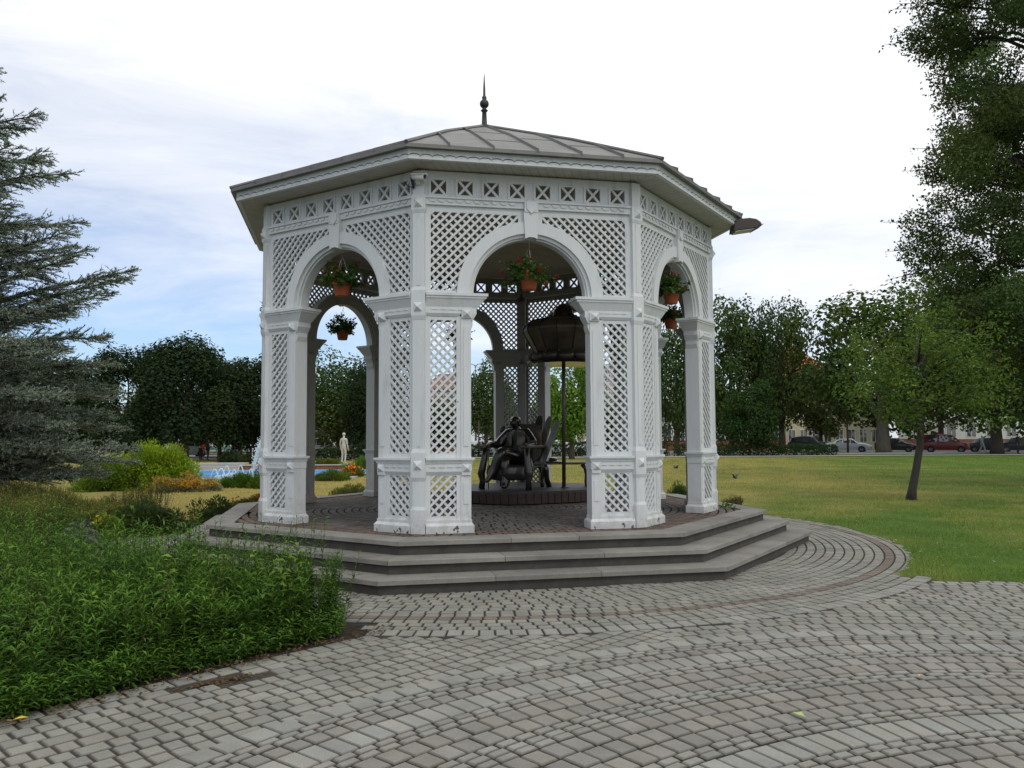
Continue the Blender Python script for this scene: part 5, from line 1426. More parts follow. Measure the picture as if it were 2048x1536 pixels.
# ================================================================== STREET, PATH, POOL
def strip(name, pts, mat, kind='structure', dz=.02, label=None, cat=None):
    """pts: list of (x, ynear, yfar)"""
    vs, fs = [], []
    for i, (x, a, b) in enumerate(pts):
        vs += [(x, a, gz(x, a) + dz), (x, b, gz(x, b) + dz)]
        if i: fs.append((2 * i - 2, 2 * i, 2 * i + 1, 2 * i - 1))
    me = bpy.data.meshes.new(name); me.from_pydata(vs, [], fs)
    return tag(link(name, me, mat), label, cat, kind=kind)
strip('street', [(x, 75 + .01 * abs(x), 99) for x in range(-120, 121, 10)], 'asphalt', dz=.03)
strip('far_path', [(x, 66.5 + .0006 * (x - 14) ** 2, 69.2 + .0006 * (x - 14) ** 2) for x in range(-30, 71, 4)], 'path_concrete', dz=.035)
def kerb():
    m = MB()
    for x in range(-60, 100, 2):
        y = 74.8 + .01 * abs(x); m.box(x + .01, x + 1.99, y - .14, y, gz(x, y) - .1, gz(x, y) + .15)
    tag(m.build('kerb', 'path_concrete', bevel=.01), kind='structure')
kerb()
# basin with its coping, brick wall and steps behind
PX0, PX1, PY0, PY1 = -16.6, -6.2, 31.5, 37.2
bz = gz(0, 34) + .02
pool = thing('fountain_basin', 'blue tiled fountain basin behind the flower beds', 'fountain', ((PX0 + PX1) / 2, (PY0 + PY1) / 2, bz))
a, b = (PX1 - PX0) / 2, (PY1 - PY0) / 2
m = MB(); m.box(-a, a, -b, -b + .25, -.1, .05); m.box(-a, a, b - .25, b, -.1, .12); m.box(-a, -a + .25, -b + .25, b - .25, -.1, .05); m.box(a - .25, a, -b + .25, b - .25, -.1, .05); m.build('coping', 'path_concrete', pool, bevel=.01)
m = MB(); m.box(-a + .25, a - .25, b - .262, b - .249, -.1, .115); m.build('tiled_side', 'pool_tile', pool)
me = bpy.data.meshes.new('water'); me.from_pydata([(-a + .25, -b + .25, .01), (a - .25, -b + .25, .01), (a - .25, b - .262, .01), (-a + .25, b - .262, .01)], [], [(0, 1, 2, 3)]); link('water', me, 'water', pool)
bw = thing('brick_wall', 'low red brick wall along the far side of the blue basin', 'wall', (-9.4, 39.0, gz(0, 39)))
m = MB(); m.box(-3.6, 5.0, -.15, .15, -.1, .30); m.build('wall', 'brick_red', bw)
m = MB(); m.box(-3.65, 5.05, -.19, .19, .30, .345); m.build('coping', 'path_concrete', bw, bevel=.008)
m = MB()
x = -3.55
while x < 4.9: m.box(x, x + .012, -.158, -.148, -.1, .30); x += .21
m.build('joints', 'riser', bw)
sp_ = thing('stone_steps', 'three grey stone steps left of the brick wall behind the basin', 'steps', (-15.0, 40.5, gz(0, 40)))
for i in range(3):
    m = MB(); m.box(-1.5, 1.6, -.6 + .42 * i, 1.0, -.1 if i == 0 else .13 * i + .001, .13 * (i + 1)); m.build('step', 'path_concrete', sp_, bevel=.012)
def jet(label, x, y, dx, h, r=.03, n=24, base=bz, splash=True, seed=0):
    rr = random.Random(seed); t = thing('water_jet', label, 'water jet', (x, y, base), 0, 'white water jets of the fountain')
    m = MB(); pts = [(dx * u, 0, 4 * h * u * (1 - u) + .01) for u in [i / n for i in range(n + 1)]]
    m.tube(pts, [r * (.55 + .9 * i / n) for i in range(n + 1)], 6); m.build('stream', 'spray', t, True)
    m = MB()
    for k in range(26):
        u = rr.random() ** .6; m.ball((dx * u + rr.gauss(0, r * 1.3), rr.gauss(0, r * 1.3), max(.02, 4 * h * u * (1 - u) + rr.gauss(0, r * 1.5))), r * rr.uniform(.25, .6), 6, 4)
    for k in range(10): m.ball((dx + rr.gauss(0, .10), rr.gauss(0, .08), .015), rr.uniform(.03, .06), 6, 4)
    m.build('droplets', 'spray', t, True)
for i, (px, Y, wpx, h, lb) in enumerate(((424, 33.5, 14, .32, 'leftmost small arched water jet at the corner of the basin'), (437, 34.5, 14, .30, 'second small arched jet, overlapping the leftmost one'), (449, 35.8, 12, .36, 'small arched jet farthest back against the brick wall'),
                                    (464, 33.2, 12, .30, 'isolated small arched jet in the middle of the open water'), (476, 35.5, 13, .38, 'tallest of the small arched jets, beside the big plume'), (498, 33.4, 10, .32, 'small arched jet just in front of the big plume'))):
    jet(lb, bearing(px, Y), Y, wpx / FPX * Y, h, .017, seed=i)
# the tall leaning plume
t = thing('water_plume', 'tall white water plume rising beside the outermost left pillar', 'water jet', (bearing(508, 33.8), 33.8, bz))
rr = random.Random(9); m = MB(); pts = [(.05 * u + .38 * u ** 2, 0, 1.75 * u - .15 * u ** 3) for u in [i / 16 for i in range(17)]]
m.tube(pts, [.05 + .05 * i / 16 for i in range(17)], 7); m.build('stream', 'spray', t, True)
m = MB()
for k in range(420):
    u = rr.random(); x = .05 * u + .38 * u ** 2; z = 1.75 * u - .15 * u ** 3; s_ = .035 + .10 * u
    m.ball((x + rr.gauss(.02, s_), rr.gauss(0, s_), max(.03, z + rr.gauss(0, .05))), rr.uniform(.008, .03), 5, 4)
for k in range(160): m.ball((.48 + rr.gauss(0, .11), rr.gauss(0, .1), rr.uniform(.1, 1.55)), rr.uniform(.008, .022), 5, 4)
m.build('droplets', 'spray', t, True)

# ================================================================== PEOPLE AND STATUE
def person(label, loc, rotz, shirt, trousers, hair, pose='stand', h=1.72, cat='person', name='person', bare=None, seed=0, group=None):
    s = h / 1.72; P = {}
    base = dict(pelvis=(0, 0, .94), waist=(0, .01, 1.08), chest=(0, .015, 1.30), neckb=(0, .02, 1.44), neck=(0, .01, 1.50), head=(0, -.005, 1.585), top=(0, 0, 1.685), nose=(0, -.10, 1.58), occ=(0, .07, 1.60),
                rsh=(-.175, .02, 1.395), rel=(-.225, .03, 1.12), rwrist=(-.235, -.05, .88), lsh=(.175, .02, 1.395), lel=(.225, .03, 1.12), lwrist=(.235, -.05, .88),
                rhip=(-.09, 0, .91), rkn=(-.095, -.02, .50), ran=(-.10, .03, .09), rtoe=(-.115, -.15, .035), lhip=(.09, 0, .91), lkn=(.095, -.02, .50), lan=(.10, .03, .09), ltoe=(.115, -.15, .035))
    if pose == 'walk':
        base.update(rkn=(-.09, -.16, .51), ran=(-.09, -.22, .10), rtoe=(-.10, -.40, .06), lkn=(.09, .06, .50), lan=(.09, .30, .13), ltoe=(.10, .16, .04), rel=(-.23, .10, 1.14), rwrist=(-.22, .06, .90), lel=(.23, -.04, 1.13), lwrist=(.21, -.20, .93))
    if pose == 'stoop':
        for k, (y, z) in dict(waist=(-.08, 1.05), chest=(-.26, 1.17), neckb=(-.37, 1.25), neck=(-.42, 1.27), head=(-.50, 1.29), top=(-.58, 1.33), nose=(-.54, 1.20), occ=(-.47, 1.35), rsh=(-.33, 1.20), lsh=(-.33, 1.20), rel=(-.36, .93), lel=(-.36, .93), rwrist=(-.45, .72), lwrist=(-.45, .72)).items(): base[k] = (base[k][0], y, z)
    J = {k: tuple(c * s for c in v) for k, v in base.items()}
    rad = dict(pelvis=(.125, .095), waist=(.12, .09), chest=(.135, .095), neckb=.062, neck=.048, head=(.072, .085), top=.05, nose=.014, occ=.045, rsh=.062, rel=.042, rwrist=.03, lsh=.062, lel=.042, lwrist=.03,
               rhip=.085, rkn=.058, ran=.04, rtoe=.03, lhip=.085, lkn=.058, lan=.04, ltoe=.03)
    rad = {k: (tuple(c * s for c in v) if isinstance(v, tuple) else v * s) for k, v in rad.items()}
    CH = [['pelvis', 'waist', 'chest', 'neckb', 'neck', 'head', 'top'], ['head', 'nose'], ['head', 'occ'], ['chest', 'rsh', 'rel', 'rwrist'], ['chest', 'lsh', 'lel', 'lwrist'], ['pelvis', 'rhip', 'rkn', 'ran', 'rtoe'], ['pelvis', 'lhip', 'lkn', 'lan', 'ltoe']]
    CH += hand(J, rad, 'r', J['rwrist'], (-.05, -.25, -1), 1, .085 * s, (0, -1, -.1)) + hand(J, rad, 'l', J['lwrist'], (.05, -.25, -1), -1, .085 * s, (0, -1, -.1))
    t = thing(name, label, cat, loc, rotz, group)
    skin_obj('body', J, CH, dict(rad), bare or 'skin', t, 'pelvis', 1)
    if bare: return t, J, s
    def shell(nm, chains, grow, mat, root):
        ks = [k for k in J if any(k in c for c in chains)]
        skin_obj(nm, {k: J[k] for k in ks}, chains, {k: (tuple(c + grow for c in rad[k]) if isinstance(rad[k], tuple) else rad[k] + grow) for k in ks}, mat, t, root, 1)
    shell('shirt', [['pelvis', 'waist', 'chest', 'neckb'], ['chest', 'rsh', 'rel', 'rwrist'], ['chest', 'lsh', 'lel', 'lwrist']], .018, shirt, 'chest')
    shell('trousers', [['pelvis', 'rhip', 'rkn', 'ran'], ['pelvis', 'lhip', 'lkn', 'lan']], .016, trousers, 'pelvis')
    shell('shoes', [['ran', 'rtoe']], .012, 'trim_black', 'ran') ; shell('shoes', [['lan', 'ltoe']], .012, 'trim_black', 'lan')
    hd = Vector(J['head']); tp = Vector(J['top']); m = MB(); c = hd + (tp - hd) * .62 + Vector((0, .022 * s, 0)); m.ball(tuple(c), (.088 * s, .098 * s, .078 * s), 12, 8); m.build('hair', hair, t, True)
    return t, J, s
def at(px, Y): x = bearing(px, Y); return (x, Y, gz(x, Y))
person('person in a red shirt stooping behind the yellow-green shrub', at(403, 65), 1.2, 'cloth_red', 'cloth_dark', 'hair_dark', 'stoop')
person('person in a dark jacket and jeans standing at the top of the stone steps', at(417, 64), 2.0, 'cloth_dark', 'cloth_navy', 'hair_dark', 'stand')
person('grey-haired person in a grey jacket walking behind the basin', at(468, 66), 2.6, 'cloth_grey', 'cloth_dark', 'hair_grey', 'walk')
person('person in a red jacket walking beside the grey-haired person', at(481, 66), 2.6, 'cloth_red', 'cloth_khaki', 'hair_grey', 'walk')
person('person in a pale coat walking past the dark blue car', at(1961, 80), 1.4, 'cloth_pale', 'cloth_pale', 'hair_grey', 'walk', 1.66)
person('person in black clothes standing by the black car at the far right', at(2032, 72), .6, 'cloth_dark', 'cloth_dark', 'hair_dark', 'stand', 1.8)
t, J, s = person('pale stone statue of a slender standing figure seen from behind near the basin', at(688, 52), 2.75, None, None, None, 'stand', 1.98, 'statue', 'stone_statue', bare='statue_stone')
m = MB(); m.ball((0, .01, 1.66 * s), (.085 * s, .10 * s, .085 * s), 12, 8); m.build('hair', 'statue_stone', t, True)
m = MB(); m.box(-.28, .28, -.28, .28, -.1, .03); m.build('base', 'statue_stone', t, bevel=.01)

# ================================================================== VEHICLES
def car(label, px, Y, heading, paint, kind='sedan', group=None, name='parked_car', cat='car', scale=1.0):
    x, _, g = at(px, Y); t = thing(name, label, cat, (x, Y, g + .035), heading, group)
    SP = dict(
        sedan=dict(st=[(-2.28, .42, .66, .72, .72, .66), (-2.2, .26, .80, .93, .84, .72), (-1.55, .22, .90, .985, .88, .72), (-.85, .2, .92, 1.40, .89, .60), (-.1, .2, .915, 1.445, .89, .62), (.42, .2, .91, 1.41, .89, .61), (1.10, .2, .90, .985, .88, .70), (1.75, .22, .80, .90, .87, .68), (2.16, .24, .66, .78, .80, .62), (2.28, .36, .56, .60, .68, .56)], rr=(2, 3), fr=(5, 6), wb=(-1.34, 1.36), wr=.31, side=[(-1.28, -.52), (-.44, .22), (.30, .86)]),
        hatch=dict(st=[(-1.98, .42, .72, .80, .74, .66), (-1.93, .24, .92, 1.06, .82, .66), (-1.62, .2, .94, 1.38, .84, .58), (-.7, .2, .94, 1.475, .85, .60), (.1, .2, .93, 1.46, .85, .61), (.30, .2, .93, 1.43, .85, .60), (1.02, .2, .92, 1.02, .85, .68), (1.55, .22, .82, .93, .84, .66), (1.88, .24, .68, .78, .76, .6), (1.98, .36, .56, .60, .66, .54)], rr=(1, 2), fr=(5, 6), wb=(-1.25, 1.22), wr=.30, side=[(-1.5, -.72), (-.64, .12), (.20, .78)]),
        suv=dict(st=[(-2.2, .5, .8, .9, .8, .7), (-2.14, .32, 1.02, 1.14, .9, .72), (-1.80, .28, 1.06, 1.60, .92, .66), (-.8, .28, 1.06, 1.70, .93, .68), (.1, .28, 1.05, 1.69, .93, .68), (.42, .28, 1.05, 1.64, .93, .66), (1.10, .28, 1.04, 1.14, .92, .76), (1.75, .3, .96, 1.06, .92, .74), (2.12, .32, .8, .94, .86, .70), (2.2, .44, .64, .70, .74, .62)], rr=(1, 2), fr=(5, 6), wb=(-1.32, 1.34), wr=.36, side=[(-1.64, -.78), (-.70, .18), (.26, .84)]),
        van=dict(st=[(-2.1, .4, .9, 1.0, .82, .74), (-2.06, .26, 1.02, 1.70, .86, .70), (-1.9, .24, 1.03, 1.80, .88, .72), (-.6, .24, 1.03, 1.83, .88, .74), (.3, .24, 1.02, 1.80, .88, .73), (.62, .24, 1.02, 1.72, .88, .70), (1.28, .24, 1.0, 1.10, .87, .76), (1.75, .26, .86, .98, .85, .70), (2.02, .28, .70, .80, .78, .62), (2.1, .4, .56, .62, .68, .56)], rr=(0, 1), fr=(5, 6), wb=(-1.32, 1.34), wr=.32, side=[(-1.8, -.75), (-.66, .28), (.36, 1.0)]),
    )[kind]
    st = SP['st']
    def ring(s):
        X, zb, zl, zt, wl, wt = s; zm = (zb + zl) / 2
        h = [(-wl * .95, zb), (-wl, zm), (-wl * .985, zl), (-wt, zt - .035), (-wt + .09, zt)]
        return [(X, y, z) for y, z in h] + [(X, -y, z) for y, z in reversed(h)]
    m = MB(); n = 10; rows = [ring(s) for s in st]; vs = [p for r in rows for p in r]
    fs = [(i * n + j, i * n + (j + 1) % n, (i + 1) * n + (j + 1) % n, (i + 1) * n + j) for i in range(len(rows) - 1) for j in range(n)]
    fs += [tuple(range(n)), tuple(range((len(rows) - 1) * n, len(rows) * n))]; m.add(vs, fs)
    body = m.build('body', paint, t, True, bevel=.0)
    md = body.modifiers.new('bevel', 'BEVEL'); md.width = .035; md.segments = 3; md.angle_limit = R_(18)
    def pane(nm, p4, off, mat='car_glass', par=None, shrink=.93):
        P = [Vector(p) for p in p4]; c = sum(P, Vector()) / 4; nrm = (P[1] - P[0]).cross(P[3] - P[0]).normalized()
        if nrm.dot(c - Vector((0, 0, .7))) < 0: nrm = -nrm
        q = [c + (p - c) * shrink for p in P]; m = MB(); m.hexa([tuple(p - nrm * .03) for p in q], [tuple(p + nrm * off) for p in q]); m.build(nm, mat, par or t)
    def top(i): X, zb, zl, zt, wl, wt = st[i]; return (X, wt - .03, zt - .01)
    a, b = SP['fr']; A, B = top(a), top(b); pane('windscreen', [(A[0], -A[1], A[2]), (A[0], A[1], A[2]), (B[0], B[1], B[2]), (B[0], -B[1], B[2])], .012)
    a, b = SP['rr']; A, B = top(a), top(b); pane('rear_window', [(A[0], -A[1], A[2]), (A[0], A[1], A[2]), (B[0], B[1], B[2]), (B[0], -B[1], B[2])], .012, shrink=.85)
    def sidept(X, u, sg):
        for s0, s1 in zip(st[:-1], st[1:]):
            if s0[0] <= X <= s1[0]:
                k = (X - s0[0]) / (s1[0] - s0[0]); zl, zt, wl, wt = [s0[j] + (s1[j] - s0[j]) * k for j in (2, 3, 4, 5)]
                return (X, sg * (wl * .985 + (wt - wl * .985) * u), zl + (zt - .035 - zl) * u)
    for sg in (-1, 1):
        for X0, X1 in SP['side']:
            tl = .86
            pane('side_window', [sidept(X0 + (.12 if X0 == SP['side'][0][0] else 0), .06, sg), sidept(X1 + (.10 if X1 == SP['side'][-1][1] else 0), .06, sg), sidept(X1 - (.30 if X1 == SP['side'][-1][1] else 0), tl, sg), sidept(X0 + (.24 if X0 == SP['side'][0][0] else 0), tl, sg)], .010, shrink=.98)
        f = st[-2]; m = MB(); m.hexa([(f[0] - .28, sg * f[4] * 1.02, f[2] - .02), (f[0] + .05, sg * f[4] * .78, f[2] - .05), (f[0] + .05, sg * f[4] * .50, f[2] - .05), (f[0] - .28, sg * f[4] * .6, f[2])],
                                    [(f[0] - .30, sg * f[4] * 1.0, f[2] + .11), (f[0] + .0, sg * f[4] * .78, f[2] + .07), (f[0] + .0, sg * f[4] * .50, f[2] + .06), (f[0] - .30, sg * f[4] * .6, f[2] + .11)]); m.build('headlight', 'headlight', t, bevel=.012)
        r0 = st[1]; m = MB(); m.box(r0[0] - .05, r0[0] + .16, min(sg * r0[4] * .62, sg * r0[4] * 1.01), max(sg * r0[4] * .62, sg * r0[4] * 1.01), r0[2] - .16, r0[2] - .02); m.build('tail_light', 'tail_light', t, bevel=.01)
        m = MB(); X, y, z = sidept(SP['side'][-1][1], .08, sg); m.ball((X - .02, y + sg * .10, z + .08), (.07, .10, .065), 8, 6); m.build('mirror', paint, t, True)
        for X in SP['wb']:
            w = st[4][4]; R = SP['wr']
            m = MB(); prof = [(0.001, -.02), (R + .045, -.02), (R + .045, .012), (.001, .012)]
            m.T = lambda p, q, z, X=X, w=w, sg=sg: (X + p, sg * (w - .004 + z), R + q); m.lathe(prof, 20); m.build('wheel_arch', 'trim_black', t)
            m = MB(); m.T = lambda p, q, z, X=X, w=w, sg=sg: (X + p, sg * (w + z), R + q); m.lathe([(.001, -.2), (R * .9, -.2), (R, -.17), (R, .0), (R * .93, .028), (R * .66, .03), (R * .64, .015), (.001, .015)], 22); wh = m.build('wheel', 'tyre', t, True)
            m = MB(); m.T = lambda p, q, z, X=X, w=w, sg=sg: (X + p, sg * (w + z), R + q); m.lathe([(.001, .024), (.06, .028), (R * .60, .020), (R * .63, .03), (R * .64, .012)], 14); m.build('rim', 'rim', wh, True)
    f = st[-1]; m = MB(); m.box(f[0] - .1, f[0] + .016, -f[4] * .55, f[4] * .55, f[1] + .02, f[2] - .03); m.build('grille', 'trim_black', t, bevel=.01)
    m = MB(); m.box(f[0], f[0] + .026, -.26, .26, f[1] + .06, f[1] + .17); m.build('number_plate', 'plate', t)
    return t
GC_ = 'cars parked along the street'
h = R_(-27)
car('black SUV parked behind the low hedge', 1617, 90, h, 'paint_black', 'suv', GC_)
car('silver sedan parked between the hedge and the thick plane trunk', 1694, 87, h, 'paint_silver', 'sedan', GC_)
car('dark maroon hatchback partly behind the thick plane trunk', 1788, 85, h, 'paint_maroon', 'hatch', GC_)
car('dark red van parked right of the leaning young tree', 1888, 81.5, h, 'paint_red', 'van', GC_, 'parked_van', 'van')
car('dark blue sedan half hidden by the second plane trunk', 1976, 82, h, 'paint_blue', 'sedan', GC_)
car('black sedan at the far right beside the person in black', 2040, 80, h, 'paint_black', 'sedan', GC_)
car('white sedan parked behind the hedge left of the statue', 962, 80, R_(-160), 'paint_white', 'sedan', GC_)
car('white van parked behind the hedge right of the canopy pole', 1188, 82, R_(170), 'paint_white', 'van', GC_, 'parked_van', 'van')
car('pale silver sedan with its nose behind the canopy pole', 1118, 84, R_(-30), 'paint_silver', 'sedan', GC_)
car('white van seen through the rear left arch next to the white statue', 655, 80, R_(-25), 'paint_white', 'van', GC_, 'parked_van', 'van')
car('pale green van at the left edge of the rear left arch', 634, 84, R_(-30), 'paint_pale', 'van', GC_, 'parked_van', 'van')
car('light grey van under the dark dome tree', 372, 78, R_(-150), 'paint_pale', 'van', GC_, 'parked_van', 'van')
def bus(label, px, Y, heading, paint, L_=10.5):
    x, _, g = at(px, Y); t = thing('city_bus', label, 'bus', (x, Y, g + .035), heading, 'buses parked behind the trees'); a = L_ / 2
    m = MB(); m.box(-a, a, -1.25, 1.25, .32, 3.0); b = m.build('body', paint, t, bevel=.10)
    m = MB(); m.box(-a + .3, a - .3, -.9, .9, 3.0, 3.16); m.build('roof_pod', 'paint_white', t, bevel=.05)
    for sg in (-1, 1):
        k = 6; w = (L_ - .9) / k
        for i in range(k):
            m = MB(); x0 = -a + .45 + i * w; m.box(x0 + .05, x0 + w - .05, min(sg * 1.2, sg * 1.262), max(sg * 1.2, sg * 1.262), 1.35, 2.55); m.build('side_window', 'car_glass', t)
        for X in (-a + 2.2, a - 2.5):
            m = MB(); m.T = lambda p, q, z, X=X, sg=sg: (X + p, sg * (1.27 + z), .48 + q); m.lathe([(.001, -.3), (.48, -.3), (.48, 0), (.3, .01), (.001, .0)], 20); wh = m.build('wheel', 'tyre', t, True)
            m = MB(); m.T = lambda p, q, z, X=X, sg=sg: (X + p, sg * (1.27 + z), .48 + q); m.lathe([(.001, .025), (.27, .02), (.28, .0)], 14); m.build('rim', 'rim', wh, True)
    m = MB(); m.box(a - .04, a + .012, -1.1, 1.1, 1.15, 2.6); m.build('windscreen', 'car_glass', t, bevel=.01)
    for sg in (-1, 1): m = MB(); m.box(a - .03, a + .015, sg * .85 - .18, sg * .85 + .18, .7, .88); m.build('headlight', 'headlight', t, bevel=.01)
    m = MB(); m.box(-a + .01, a - .01, -1.256, 1.256, .55, .95); m.build('skirt_stripe', 'paint_pale' if paint != 'paint_pale' else 'paint_green', t)
bus('white and pale green bus behind the people at the basin', 448, 92, R_(-14), 'paint_pale')
bus('dark green bus with white roof pod left of the outermost left pillar', 505, 96, R_(-20), 'paint_green')
bus('white bus under the left side of the dark dome tree', 322, 94, R_(-8), 'paint_white')
bus('dark bus seen in the rear left arch above the white van', 668, 94, R_(-15), 'paint_grey')

# ================================================================== STREET FURNITURE
def lamp(label, px, Y, top, arms=((-1, .5), (1, .62))):
    x, _, g = at(px, Y); h = height_at(top, Y, px) - g; t = thing('street_lamp', label, 'street lamp', (x, Y, g), 0, 'tall street lamps behind the trees')
    m = MB(); m.tube([(0, 0, 0), (0, 0, .9)], [.16, .14], 10); m.tube([(0, 0, .9), (0, 0, h - .4)], [.11, .07], 10); m.build('pole', 'lamp_pole', t, True)
    for sg, rise in arms:
        m = MB(); m.tube([(0, 0, h - .6), (sg * .25, 0, h - .35), (sg * 1.25, 0, h - .35 + rise * .4)], [.05, .045, .035], 8); m.build('arm', 'lamp_pole', t, True)
        m = MB(); z = h - .35 + rise * .4; m.hexa([(sg * 1.15, -.13, z - .02), (sg * 2.0, -.11, z + .10), (sg * 2.0, .11, z + .10), (sg * 1.15, .13, z - .02)], [(sg * 1.15, -.09, z + .10), (sg * 1.95, -.07, z + .2), (sg * 1.95, .07, z + .2), (sg * 1.15, .09, z + .10)]); hd = m.build('lamp_head', 'lamp_pole', t, bevel=.02)
        m = MB(); m.hexa([(sg * 1.3, -.09, z - .03), (sg * 1.85, -.08, z + .055), (sg * 1.85, .08, z + .055), (sg * 1.3, .09, z - .03)], [(sg * 1.3, -.09, z + .0), (sg * 1.85, -.08, z + .085), (sg * 1.85, .08, z + .085), (sg * 1.3, .09, z + .0)]); m.build('lamp_glass', 'lamp_glass', hd)
lamp('two-armed street lamp seen through the rear left arch', 709, 92, 712)
lamp('two-armed street lamp seen right of the front corner pillar', 951, 88, 722)
t = thing('rusty_post', 'thin rust-brown post in front of the silver sedan', 'post', at(1693, 78)); m = MB(); m.tube([(0, 0, -.1), (0, 0, 4.2)], [.11, .085], 8); m.build('shaft', 'rust_post', t, True); m = MB(); m.lathe([(.16, 0), (.16, .05), (.10, .08)], 10); m.build('base', 'rust_post', t)
t = thing('thin_post', 'slender dark post in the hedge left of the bronze statue', 'post', at(957, 72)); m = MB(); m.tube([(0, 0, -.1), (0, 0, 3.2)], [.07, .05], 8); m.build('shaft', 'rust_post', t, True); m = MB(); m.lathe([(.12, 0), (.12, .05), (.07, .08)], 10); m.build('base', 'rust_post', t)

# ---- birds over the lawn
def bird(label, px, py, Y, rot, flap):
    x = bearing(px, Y); t = thing('bird', label, 'bird', (x, Y, height_at(py, Y, px)), rot, 'small dark birds flying over the lawn')
    m = MB(); prof = [(-.13, .004, .004), (-.09, .02, .014), (-.03, .034, .03), (.03, .036, .034), (.075, .026, .026), (.095, .026, .026), (.12, .018, .018), (.145, .003, .003)]
    vs = []; n = 8
    for X, ry, rz in prof:
        for k in range(n): a = 2 * PI * k / n; vs.append((X, ry * math.cos(a), rz * math.sin(a) + (.008 if X > .08 else 0)))
    # wings and tail grow out of the same skin
    fs = [(i * n + k, i * n + (k + 1) % n, (i + 1) * n + (k + 1) % n, (i + 1) * n + k) for i in range(len(prof) - 1) for k in range(n)] + [tuple(range(n)), tuple(range((len(prof) - 1) * n, len(prof) * n))]
    for sg in (-1, 1):
        b = len(vs); y1, z1 = .13, .13 * flap; y2, z2 = .25, .15 * flap
        vs += [(.06, sg * .02, .02), (-.04, sg * .02, .015), (.05, sg * y1, z1), (-.045, sg * y1, z1 - .005), (-.03, sg * y2, z2), (-.06, sg * y2 * .95, z2), (.06, sg * .02, .006), (-.04, sg * .02, .005), (.05, sg * y1, z1 - .008), (-.045, sg * y1, z1 - .01)]
        fs += [tuple(b + i for i in f) for f in ((0, 1, 3, 2), (2, 3, 5, 4), (6, 8, 9, 7), (8, 4, 5, 9), (0, 2, 8, 6), (2, 4, 8), (1, 7, 9, 3), (3, 9, 5))]
    b = len(vs); vs += [(-.09, -.015, .004), (-.09, .015, .004), (-.19, .03, .0), (-.17, 0, .0), (-.19, -.03, .0), (-.12, 0, .012)]
    fs += [tuple(b + i for i in f) for f in ((0, 5, 4), (5, 3, 4), (5, 1, 2), (5, 2, 3), (0, 4, 3, 1), (1, 3, 2))]
    m.add(vs, fs); m.build('body', 'bird_dark', t, True)
    m = MB(); m.tube([(.142, 0, .008), (.165, 0, .004)], [.006, .001], 5); m.build('beak', 'wire', t); t.scale = (.7, .7, .7)
bird('bird flying low over the lawn right of the gazebo, wings raised', 1467, 955, 24, 2.2, 1.1)
bird('bird between the two right pillars, wings half raised', 1349, 935, 23, .4, .7)
bird('bird partly in front of the right corner pillar edge, wings level', 1381, 918, 23, 2.8, .3)

# ================================================================== BUILDINGS
def building(label, px0, px1, Y, top, mat, storeys, nwin, roof='flat', roofmat='roof_tile', depth=12, base=None, wh=.55, name='building', cat='building', rise=3.5, spire=False):
    x0, x1 = bearing(px0, Y), bearing(px1, Y); g = gz(0, Y); W = x1 - x0; h = height_at(top, Y, (px0 + px1) / 2) - g
    t = thing(name, label, cat, ((x0 + x1) / 2, Y, g), 0); a = W / 2
    m = MB(); m.box(-a, a, 0, depth, -.5, h); m.build('wall', mat, t)
    if base: m = MB(); m.box(-a - .04, a + .04, -.06, depth, -.5, 1.3); m.build('plinth', base, t)
    if roof == 'flat':
        m = MB(); m.box(-a - .25, a + .25, -.3, depth, h, h + .28); m.build('cornice', 'path_concrete', t)
    else:
        m = MB(); o = .5; vs = [(-a - o, -o, h), (a + o, -o, h), (a + o, depth + o, h), (-a - o, depth + o, h)]
        if roof == 'hip': vs += [(-a * .45, depth / 2, h + rise), (a * .45, depth / 2, h + rise)]; fs = [(0, 1, 5, 4), (1, 2, 5), (2, 3, 4, 5), (3, 0, 4), (3, 2, 1, 0)]
        else: vs += [(0, depth / 2, h + rise)]; fs = [(0, 1, 4), (1, 2, 4), (2, 3, 4), (3, 0, 4), (3, 2, 1, 0)]
        m.add(vs, fs); rf = m.build('roof', roofmat, t)
        if spire: m = MB(); m.lathe([(.25, h + rise - .2), (.12, h + rise + .3), (.12, h + rise + .6), (.28, h + rise + .85), (.12, h + rise + 1.1), (.06, h + rise + 1.3), (.03, h + rise + 2.6), (.001, h + rise + 2.8)], 10, (0, depth / 2)); m.build('spire', 'patina', rf, True)
        else:
            m = MB(); m.box(a * .3, a * .3 + .8, depth * .4, depth * .4 + .8, h + .5, h + rise + .8); m.build('chimney', 'brick_red', rf)
    sh = h / storeys
    for s_ in range(storeys):
        for i in range(nwin):
            cx_ = -a + W * (i + .5) / nwin; w = min(1.2, W / nwin * wh); z0, z1 = s_ * sh + sh * .32, s_ * sh + sh * .80
            m = MB(); m.box(cx_ - w / 2 - .1, cx_ + w / 2 + .1, -.06, .02, z0 - .1, z0); m.box(cx_ - w / 2 - .1, cx_ + w / 2 + .1, -.06, .02, z1, z1 + .1); m.box(cx_ - w / 2 - .1, cx_ - w / 2, -.06, .02, z0, z1); m.box(cx_ + w / 2, cx_ + w / 2 + .1, -.06, .02, z0, z1); m.box(cx_ - .03, cx_ + .03, -.05, .02, z0, z1)
            wd = m.build('window', 'paint_white', t)
            m = MB(); m.box(cx_ - w / 2, cx_ + w / 2, -.03, .01, z0, z1); m.build('pane', 'car_glass', wd)
    return t
building('cream house with steep red tiled roof and a dark spire above the trees', 1545, 1668, 118, 752, 'render_cream', 3, 5, 'pyramid', 'roof_tile', 9, rise=5.2, spire=True)
building('white building with red brick base behind the cars at the far right', 1880, 2200, 108, 745, 'render_white', 2, 8, 'hip', 'roof_brown', 12, 'brick_red')
